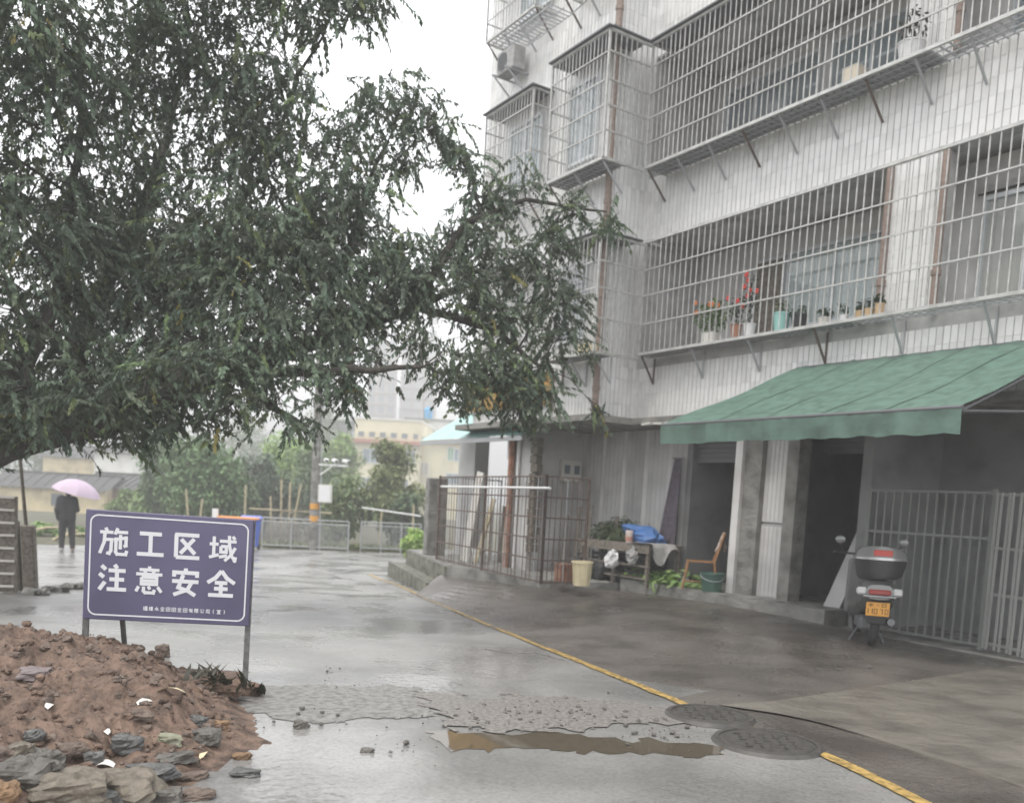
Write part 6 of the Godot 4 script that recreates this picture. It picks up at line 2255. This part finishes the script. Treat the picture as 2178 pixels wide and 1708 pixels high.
func build_far_buildings() -> void:
	var d := 62.0
	far_house("old_house", "low old house with yellow wall and dark window behind the walker", Vector3(PX(95, 1060, d).x, -1.3, -d - 2.5), 7.4, 5.0, 2.0, 0.85, 0.1, M.old_yellow, [[0.55, 1.15, 0.8, 0.85]])
	far_house("old_house", "low old shed with brown wall and long grey roof joined to the yellow house", Vector3(PX(222, 1060, d).x, -1.2, -d - 4.5), 5.2, 5.0, 2.1, 0.9, -0.15, M.brick_red, [[1.1, 1.2, 0.7, 0.8]])
	var e := 84.0
	far_house("old_house", "taller yellow house with small window above the grey roofs", Vector3(PX(180, 1000, e).x, -1.0, -e - 3), 8.2, 5.5, 4.4, 1.0, 0.0, M.old_yellow, [[1.2, 3.3, 0.7, 1.2]])
	far_house("old_house", "bright white gabled house beside the taller yellow house", Vector3(PX(262, 1000, 80.0).x, -1.0, -82.0), 3.4, 8.0, 4.9, 0.8, 0.0, M.old_white, [])
	far_house("old_house", "dark roofed grey house behind the fresh green tree", Vector3(PX(345, 1000, 88.0).x, -1.0, -92.0), 8.0, 6.0, 4.6, 1.6, -0.1, M.greywall, [[-2.0, 3.2, 0.8, 1.0]])
	# yellow apartment house
	var b := 104.0
	var k := b / FOC
	var x0 := PX(752, 960, b).x
	var x1 := PX(893, 960, b).x
	var x2 := PX(985, 970, b).x
	var top := PX(820, 893, b).y
	var t := thing("apartment_house", "pale yellow apartment house with red cornice beyond the olive tree", "building", Transform3D(Basis(Vector3.UP, -0.05), Vector3((x0 + x1) / 2, -1.0, -b)))
	var w := x1 - x0
	var h := top + 1.0
	var s := st0()
	box(s, Vector3(0, h / 2, -5), Vector3(w, h, 10))
	obj("wall", s, M.block, t)
	s = st0()
	box(s, Vector3(0, h - 2.55, 0.25), Vector3(w + 0.8, 0.4, 0.9))
	obj("cornice", s, M.red_trim, t)
	s = st0()
	box(s, Vector3(0, h + 0.08, -5), Vector3(w + 0.2, 0.18, 10.2))
	obj("parapet_cap", s, M.old_white, t)
	for i in 6:
		win(t, Vector3(-w / 2 + 0.75 + i * (w - 1.3) / 5.0, h - 1.75, 0.02), 0.75 if i < 5 else 0.6, 0.65, M.glass, false)
	for q in [[-w / 2 + 1.9, 1.7, M.glass_blue], [-0.1, 1.5, M.curtain], [1.6, 2.0, M.curtain], [w / 2 - 1.0, 1.0, M.glass_blue]]:
		win(t, Vector3(q[0], h - 4.2, 0.02), q[1], 1.6, q[2], true)
	for q in [[-w / 2 + 1.6, 1.6], [w / 2 - 2.0, 1.6]]:
		win(t, Vector3(q[0], h - 7.4, 0.02), q[1], 1.4, M.glass, true)
	t = thing("apartment_house", "lower pale yellow wing with green and blue windows beside the turquoise roof", "building", Transform3D(Basis(Vector3.UP, -0.1), Vector3((x1 + x2) / 2 + 0.4, -1.0, -b - 1.0)))
	var w2 := x2 - x1 + 2.0
	var h2 := PX(940, 932, b).y + 1.0
	s = st0()
	box(s, Vector3(0, h2 / 2, -4), Vector3(w2, h2, 8))
	obj("wall", s, M.block, t)
	s = st0()
	box(s, Vector3(0.8, h2 - 0.3, 0.2), Vector3(w2 - 1.6, 0.35, 0.8))
	obj("cornice", s, M.red_trim, t)
	s = st0()
	box(s, Vector3(0, h2 + 0.07, -4), Vector3(w2 + 0.2, 0.16, 8.2))
	obj("parapet_cap", s, M.old_white, t)
	win(t, Vector3(0.6, h2 - 1.7, 0.02), 0.7, 1.5, mat(0.12, 0.32, 0.18, 0.4), true)
	win(t, Vector3(1.5, h2 - 1.8, 0.02), 1.0, 1.4, M.glass_blue, true)
	win(t, Vector3(w2 / 2 - 0.7, h2 - 1.7, 0.02), 0.8, 1.4, M.glass, true)
	win(t, Vector3(-w2 / 2 + 1.0, h2 - 3.6, 0.02), 1.1, 1.5, M.curtain_beige, true)
	win(t, Vector3(1.0, h2 - 4.6, 0.02), 1.7, 1.3, M.glass_blue, true)
	# white annexe with blue tank behind
	t = thing("roof_annexe", "white tiled annexe rising behind the yellow apartment house", "building", Transform3D(Basis(), Vector3(PX(915, 900, 118.0).x, -1.0, -122.0)))
	var h3 := PX(915, 893, 118.0).y + 1.0
	s = st0()
	box(s, Vector3(0, h3 / 2, 0), Vector3(6.5, h3, 6))
	obj("wall", s, M.old_white, t)
	s = st0()
	box(s, Vector3(0, h3 + 0.1, 0), Vector3(7.0, 0.2, 6.5))
	obj("roof_slab", s, M.concrete, t)
	for i in 3: win(t, Vector3(-1.9 + i * 1.9, h3 - 1.6, 3.02), 1.0, 1.2, M.glass_blue, true)
	t = thing("water_tank", "bright blue cylindrical water tank on the annexe roof", "tank", Transform3D(Basis(), Vector3(PX(908, 885, 119.0).x, h3 - 1.0 + 0.2, -120.5)))
	s = st0()
	lathe(s, [Vector2(0, 0.0), Vector2(0.55, 0.0), Vector2(0.58, 0.1), Vector2(0.58, 1.35), Vector2(0.4, 1.55), Vector2(0.18, 1.62), Vector2(0, 1.62)], 18)
	obj("drum", s, M.tank, t)
	s = st0()
	lathe(s, [Vector2(0.2, 1.6), Vector2(0.2, 1.7), Vector2(0, 1.72)], 14)
	obj("cap", s, M.tank, t)
	# towers under construction far off
	for q in [[778, 838, 832, 250.0, 13.0, "hazy unfinished pinkish tower block with dark open floors"], [848, 925, 815, 262.0, 15.0, "hazy pale pink tower block behind the blue tank"]]:
		var a := PX(q[0], 900, q[3])
		var c := PX(q[1], 900, q[3])
		var tp := PX((q[0] + q[1]) / 2.0, q[2], q[3]).y + 14.0
		var ww := c.x - a.x
		t = thing("tower_block", q[5], "building", Transform3D(Basis(Vector3.UP, 0.1), Vector3((a.x + c.x) / 2, -1.0, -q[3])))
		s = st0()
		box(s, Vector3(0, (tp + 1) / 2, -5.4), Vector3(ww, tp + 1, 9))
		obj("wall", s, M.tower, t)
		var fl := int((tp - 14) / 3.0)
		for f in range(0, fl + 4):
			for i in 3:
				s = st0()
				box(s, Vector3(-ww / 2 + ww * (i + 0.5) / 3.0, 14.0 + f * 3.0, -0.86), Vector3(ww / 3.0 - 1.0, 1.9, 0.12))
				obj("window", s, M.glass if q[0] < 800 else M.steel_dull, t)
			s = st0()
			box(s, Vector3(0, 15.5 + f * 3.0, -0.7), Vector3(ww + 0.4, 0.35, 0.6))
			obj("floor_edge", s, M.concrete, t)
	# grey house with dark roof between pole and apartment house
	t = thing("hill_house", "grey hillside house with flat dark roof left of the yellow apartment house", "building", Transform3D(Basis(Vector3.UP, 0.15), Vector3(PX(728, 930, 125.0).x, -1.0, -128.0)))
	var h4 := PX(730, 900, 125.0).y + 1.0
	s = st0()
	box(s, Vector3(0, h4 / 2, 0), Vector3(5.5, h4, 5))
	obj("wall", s, M.greywall, t)
	s = st0()
	box(s, Vector3(0, h4 + 0.2, 0), Vector3(6.3, 0.4, 5.8))
	obj("roof", s, M.roof_tile, t)
	for i in 4: win(t, Vector3(-1.4 + (i % 2) * 2.8, h4 - 1.8 - (i / 2) * 3.0, 2.52), 1.0, 1.4, M.curtain, true)

func win(t: Node3D, c: Vector3, w: float, h: float, m: Material, mull: bool) -> void:
	var s := st0()
	for y in [-h / 2, h / 2]: box(s, c + Vector3(0, y, 0.03), Vector3(w + 0.12, 0.08, 0.08))
	for x in [-w / 2, w / 2]: box(s, c + Vector3(x, 0, 0.03), Vector3(0.08, h - 0.08, 0.078))
	if mull: box(s, c + Vector3(0, 0, 0.028), Vector3(0.07, h - 0.08, 0.07))
	var o := obj("window", s, M.white if mull else M.block, t)
	s = st0()
	box(s, c, Vector3(w - 0.02, h - 0.02, 0.03))
	obj("pane", s, m, o)

func build_left_edge() -> void:
	# weathered timber post, slatted rack and leaning pole at the left edge of the frame
	var p := G(46, 1254)
	var t := thing("timber_post", "thick weathered timber post pair at the road edge under the tree", "post", Transform3D(Basis(Vector3.UP, 0.25), p))
	var s := st0()
	for q in [[-0.14, 0.22, 0.98], [0.09, 0.17, 0.92]]:
		s = st0()
		cbox(s, Vector3(q[0], q[2] / 2 - 0.03, 0.0), Vector3(q[1], q[2] + 0.06, 0.18), 0.02, Basis(Vector3(0, 0, 1), 0.05))
		obj("post", s, M.timber, t)
	p = G(8, 1262)
	t = thing("slat_rack", "dark rack with pale horizontal slats beside the timber post", "rack", Transform3D(Basis(Vector3.UP, 0.2), p))
	s = st0()
	for x in [-0.45, 0.12]: box(s, Vector3(x, 0.65, 0), Vector3(0.06, 1.3, 0.06))
	box(s, Vector3(-0.16, 0.65, -0.05), Vector3(0.56, 1.28, 0.02))
	obj("frame", s, M.timber, t)
	for i in 8:
		s = st0()
		box(s, Vector3(-0.17, 0.1 + i * 0.17, 0.04), Vector3(0.6, 0.03, 0.02), Basis(Vector3(0, 0, 1), rng.randf_range(-0.03, 0.03)))
		obj("slat", s, M.offwhite, t)
	s = st0()
	tube(s, [G(66, 1252), PX(40, 960, 12.4)], [0.03, 0.022], 7)
	tag(obj("leaning_pole", s, M.timber), "thin dark pole leaning up beside the timber post", "pole")
	# kerb of rubble
	for i in 9:
		var q := G(62 + i * 14, 1266 - i * 2.2 + (i % 3) * 2)
		s = st0()
		blob(s, Vector3(0, 0.03, 0), Vector3(0.2, 0.14, 0.18), i * 2.2, 0.3, Basis(), 9, 6)
		tag(obj("kerb_stone", s, M.rock_a if i % 2 else M.concrete, null, Transform3D(Basis(Vector3.UP, i * 1.3), q)), "loose grey stone in the ragged kerb line below the timber post", "stone", "loose kerb stones under the tree")
	# pale branches lying in the garden behind the walker
	for q in [[70, 1128, 130, 1122], [110, 1150, 165, 1128], [120, 1143, 185, 1136]]:
		s = st0()
		tube(s, [PX(q[0], q[1], 27.0), PX((q[0] + q[2]) / 2.0, (q[1] + q[3]) / 2.0 - 3, 27.2), PX(q[2], q[3], 27.4)], [0.05, 0.045, 0.03], 6)
		tag(obj("garden_pole", s, M.bamboo), "pale pole lying across the garden beds behind the walker", "pole", "poles in the garden beds")

# ------------------------------------------------------------------ the walker with the umbrella
func sdf(p: Vector3, bones: Array, k: float) -> float:
	var d := 9.0
	for b in bones:
		var a: Vector3 = b[0]
		var ba: Vector3 = b[1] - a
		var t: float = clamp((p - a).dot(ba) / maxf(ba.length_squared(), 0.000001), 0.0, 1.0)
		var e: float = p.distance_to(a + ba * t) - lerp(b[2], b[3], t)
		var h: float = clamp(0.5 + 0.5 * (d - e) / k, 0.0, 1.0)
		d = lerp(d, e, h) - k * h * (1.0 - h)
	return d

func nets(s: SurfaceTool, bones: Array, lo: Vector3, hi: Vector3, cell: float, k: float) -> void:
	var nx := int((hi.x - lo.x) / cell) + 1
	var ny := int((hi.y - lo.y) / cell) + 1
	var nz := int((hi.z - lo.z) / cell) + 1
	var f := PackedFloat32Array()
	f.resize(nx * ny * nz)
	for z in nz:
		for y in ny:
			for x in nx:
				f[x + nx * (y + ny * z)] = sdf(lo + Vector3(x, y, z) * cell, bones, k)
	var vert := {}
	for z in nz - 1:
		for y in ny - 1:
			for x in nx - 1:
				var sum := Vector3.ZERO
				var n := 0
				for e in [[0, 1], [0, 2], [0, 4], [1, 3], [1, 5], [2, 3], [2, 6], [4, 5], [4, 6], [3, 7], [5, 7], [6, 7]]:
					var a := Vector3i(e[0] & 1, (e[0] >> 1) & 1, e[0] >> 2)
					var b := Vector3i(e[1] & 1, (e[1] >> 1) & 1, e[1] >> 2)
					var fa := f[x + a.x + nx * (y + a.y + ny * (z + a.z))]
					var fb := f[x + b.x + nx * (y + b.y + ny * (z + b.z))]
					if (fa < 0.0) != (fb < 0.0):
						sum += Vector3(a).lerp(Vector3(b), fa / (fa - fb))
						n += 1
				if n > 0:
					var p := lo + (Vector3(x, y, z) + sum / n) * cell
					var g := Vector3(sdf(p + Vector3(0.004, 0, 0), bones, k) - sdf(p - Vector3(0.004, 0, 0), bones, k), sdf(p + Vector3(0, 0.004, 0), bones, k) - sdf(p - Vector3(0, 0.004, 0), bones, k), sdf(p + Vector3(0, 0, 0.004), bones, k) - sdf(p - Vector3(0, 0, 0.004), bones, k))
					vert[Vector3i(x, y, z)] = [p, g.normalized()]
	for z in range(1, nz - 1):
		for y in range(1, ny - 1):
			for x in range(1, nx - 1):
				var f0 := f[x + nx * (y + ny * z)] < 0.0
				for ax in 3:
					var d := Vector3i.ZERO
					d[ax] = 1
					if f0 != (f[x + d.x + nx * (y + d.y + ny * (z + d.z))] < 0.0):
						var u := Vector3i.ZERO
						u[(ax + 1) % 3] = 1
						var v := Vector3i.ZERO
						v[(ax + 2) % 3] = 1
						var c := Vector3i(x, y, z)
						smooth4(s, vert[c], vert[c - u], vert[c - u - v], vert[c - v])

func build_person() -> void:
	var base := G(141, 1173)
	var away := Vector3(base.x, 0, base.z).normalized()
	var xf := Transform3D(Basis(away.cross(Vector3.UP).normalized(), Vector3.UP, -away), base)     # seen from behind, +z to the viewer
	var t := thing("person", "person in dark jacket and trousers walking away under a tilted umbrella", "person", xf)
	# one continuous body (pose: walking away, right arm raised to the umbrella)
	var neck := Vector3(0.02, 1.40, 0)
	var legs := [
		[Vector3(-0.09, 0.86, 0), Vector3(-0.12, 0.47, -0.03), 0.095, 0.07], [Vector3(-0.12, 0.47, -0.03), Vector3(-0.125, 0.09, 0.0), 0.07, 0.048],
		[Vector3(0.09, 0.86, 0), Vector3(0.11, 0.48, -0.05), 0.095, 0.07], [Vector3(0.11, 0.48, -0.05), Vector3(0.13, 0.10, 0.02), 0.07, 0.048],
		[Vector3(-0.07, 0.92, 0), Vector3(0.07, 0.92, 0), 0.125, 0.125], [Vector3(-0.125, 0.06, 0.01), Vector3(-0.13, 0.045, -0.15), 0.05, 0.04], [Vector3(0.13, 0.07, 0.03), Vector3(0.135, 0.045, -0.13), 0.05, 0.04]]
	var torso := [
		[Vector3(-0.05, 0.95, 0), Vector3(-0.09, 1.28, 0.0), 0.13, 0.13], [Vector3(0.05, 0.95, 0), Vector3(0.09, 1.28, 0.0), 0.13, 0.13],
		[Vector3(-0.14, 1.34, 0), Vector3(0.14, 1.34, 0), 0.085, 0.085],
		[Vector3(-0.17, 1.33, 0), Vector3(-0.235, 1.07, 0.02), 0.068, 0.055], [Vector3(-0.235, 1.07, 0.02), Vector3(-0.20, 0.84, -0.06), 0.055, 0.042],
		[Vector3(0.17, 1.33, 0), Vector3(0.22, 1.09, -0.02), 0.068, 0.055], [Vector3(0.22, 1.09, -0.02), Vector3(0.13, 1.17, -0.24), 0.055, 0.042]]
	var head := [[neck, Vector3(0.02, 1.46, -0.005), 0.055, 0.052], [Vector3(0.02, 1.53, -0.01), Vector3(0.02, 1.60, 0.0), 0.082, 0.088], [Vector3(0.02, 1.50, -0.055), Vector3(0.02, 1.52, -0.06), 0.04, 0.045], [Vector3(0.02, 1.54, -0.1), Vector3(0.02, 1.56, -0.095), 0.014, 0.012]]
	var s := st0()
	nets(s, legs + torso + head, Vector3(-0.36, -0.02, -0.34), Vector3(0.36, 1.74, 0.2), 0.024, 0.035)
	obj("body", s, mat(0.30, 0.19, 0.14, 0.6), t)
	s = st0()
	var grown := []
	for b in torso: grown.append([b[0], b[1], b[2] + 0.014, b[3] + 0.014])
	nets(s, grown, Vector3(-0.36, 0.74, -0.34), Vector3(0.36, 1.5, 0.22), 0.024, 0.035)
	obj("jacket", s, M.jacket, t)
	s = st0()
	grown = []
	for i in 5: grown.append([legs[i][0], legs[i][1], legs[i][2] + 0.012, legs[i][3] + 0.014])
	nets(s, grown, Vector3(-0.3, 0.04, -0.3), Vector3(0.3, 1.1, 0.2), 0.024, 0.03)
	obj("trousers", s, worn(0.03, 0.03, 0.033, 0.3, 0.02, 71, 1.0, 0.9), t)
	s = st0()
	nets(s, [[Vector3(0.02, 1.56, 0.02), Vector3(0.02, 1.61, 0.015), 0.098, 0.092], [Vector3(0.02, 1.48, 0.05), Vector3(0.02, 1.55, 0.04), 0.06, 0.075]], Vector3(-0.15, 1.36, -0.14), Vector3(0.18, 1.76, 0.2), 0.02, 0.03)
	obj("hair", s, M.black, t)
	for x in [-0.127, 0.132]:
		s = st0()
		nets(s, [[Vector3(x, 0.055, 0.02), Vector3(x, 0.045, -0.15), 0.056, 0.046], [Vector3(x, 0.03, 0.03), Vector3(x, 0.025, -0.16), 0.03, 0.03]], Vector3(x - 0.1, -0.03, -0.26), Vector3(x + 0.1, 0.16, 0.12), 0.018, 0.02)
		obj("shoe", s, mat(0.35, 0.34, 0.33, 0.6), t)
	# hands: palm and five fingers; the right one closes on the handle
	s = st0()
	var hc := Vector3(0.125, 1.18, -0.27)
	var fb := [[hc + Vector3(0, -0.03, 0.02), hc + Vector3(0, 0.035, 0.0), 0.026, 0.024]]
	for i in 4:
		var y := -0.032 + i * 0.021
		fb.append([hc + Vector3(0.012, y, -0.015), hc + Vector3(0.024, y, -0.05), 0.010, 0.009])
		fb.append([hc + Vector3(0.024, y, -0.05), hc + Vector3(-0.012, y, -0.058 + 0.003 * i), 0.009, 0.008])
	fb.append([hc + Vector3(-0.02, 0.035, 0.0), hc + Vector3(-0.022, 0.045, -0.045), 0.011, 0.009])
	nets(s, fb, hc - Vector3(0.08, 0.09, 0.1), hc + Vector3(0.08, 0.1, 0.08), 0.006, 0.006)
	var h2 := Vector3(-0.195, 0.79, -0.075)
	fb = [[h2 + Vector3(0, 0.05, 0.01), h2 + Vector3(0, -0.01, -0.005), 0.026, 0.027]]
	for i in 4:
		var z := 0.03 - i * 0.021
		fb.append([h2 + Vector3(0.004, -0.02, z), h2 + Vector3(0.012, -0.055 - 0.006 * (1.5 - absf(i - 1.5)), z - 0.004), 0.010, 0.009])
		fb.append([h2 + Vector3(0.012, -0.055, z - 0.004), h2 + Vector3(0.03, -0.082, z - 0.006), 0.009, 0.008])
	fb.append([h2 + Vector3(0.01, 0.03, -0.025), h2 + Vector3(0.025, -0.01, -0.05), 0.011, 0.009])
	nets(s, fb, h2 - Vector3(0.08, 0.12, 0.1), h2 + Vector3(0.09, 0.1, 0.08), 0.006, 0.006)
	obj("hands", s, mat(0.34, 0.21, 0.15, 0.6), t)
	# umbrella, tilted to the right
	var grip := hc + Vector3(0.005, 0, -0.04)
	var axis := Vector3(0.22, 1.0, 0.10).normalized()
	var u := thing("umbrella", "pale lilac umbrella tilted over the walker's head", "umbrella", xf * Transform3D(Basis(), grip))
	s = st0()
	tube(s, [axis * -0.12, axis * 0.74], [0.008, 0.006], 7)
	obj("shaft", s, M.steel_dull, u)
	s = st0()
	tube(s, [axis * -0.18, axis * -0.06], [0.016, 0.014], 8)
	obj("handle", s, M.black, u)
	var tip := axis * 0.70
	var fr := frame_of(axis)
	for i in 8:
		s = st0()
		var grid := []
		for a in 5:
			var r := []
			for j in 8:
				var f := j / 7.0
				var ang := TAU * (i + a / 4.0) / 8
				var bow := 1.0 - 0.07 * sin(PI * a / 4.0) * f
				var rad := 0.60 * sin(f * 1.15) / sin(1.15) * bow
				r.append(tip + (fr[0] * cos(ang) + fr[1] * sin(ang)) * rad - axis * (0.36 * (1.0 - cos(f * 1.25)) / (1.0 - cos(1.25))))
			grid.append(r)
		quilt(s, grid, axis)
		var pn := obj("canopy_panel", s, M.umbrella, u)
		s = st0()
		var pts := []
		var rad := []
		for j in 8:
			pts.append(grid[0][j] - axis * 0.006)
			rad.append(0.003)
		tube(s, pts, rad, 4)
		obj("rib", s, M.steel_dull, pn)
	s = st0()
	tube(s, [tip, tip + axis * 0.06], [0.008, 0.004], 6)
	obj("ferrule", s, M.steel_dull, u)
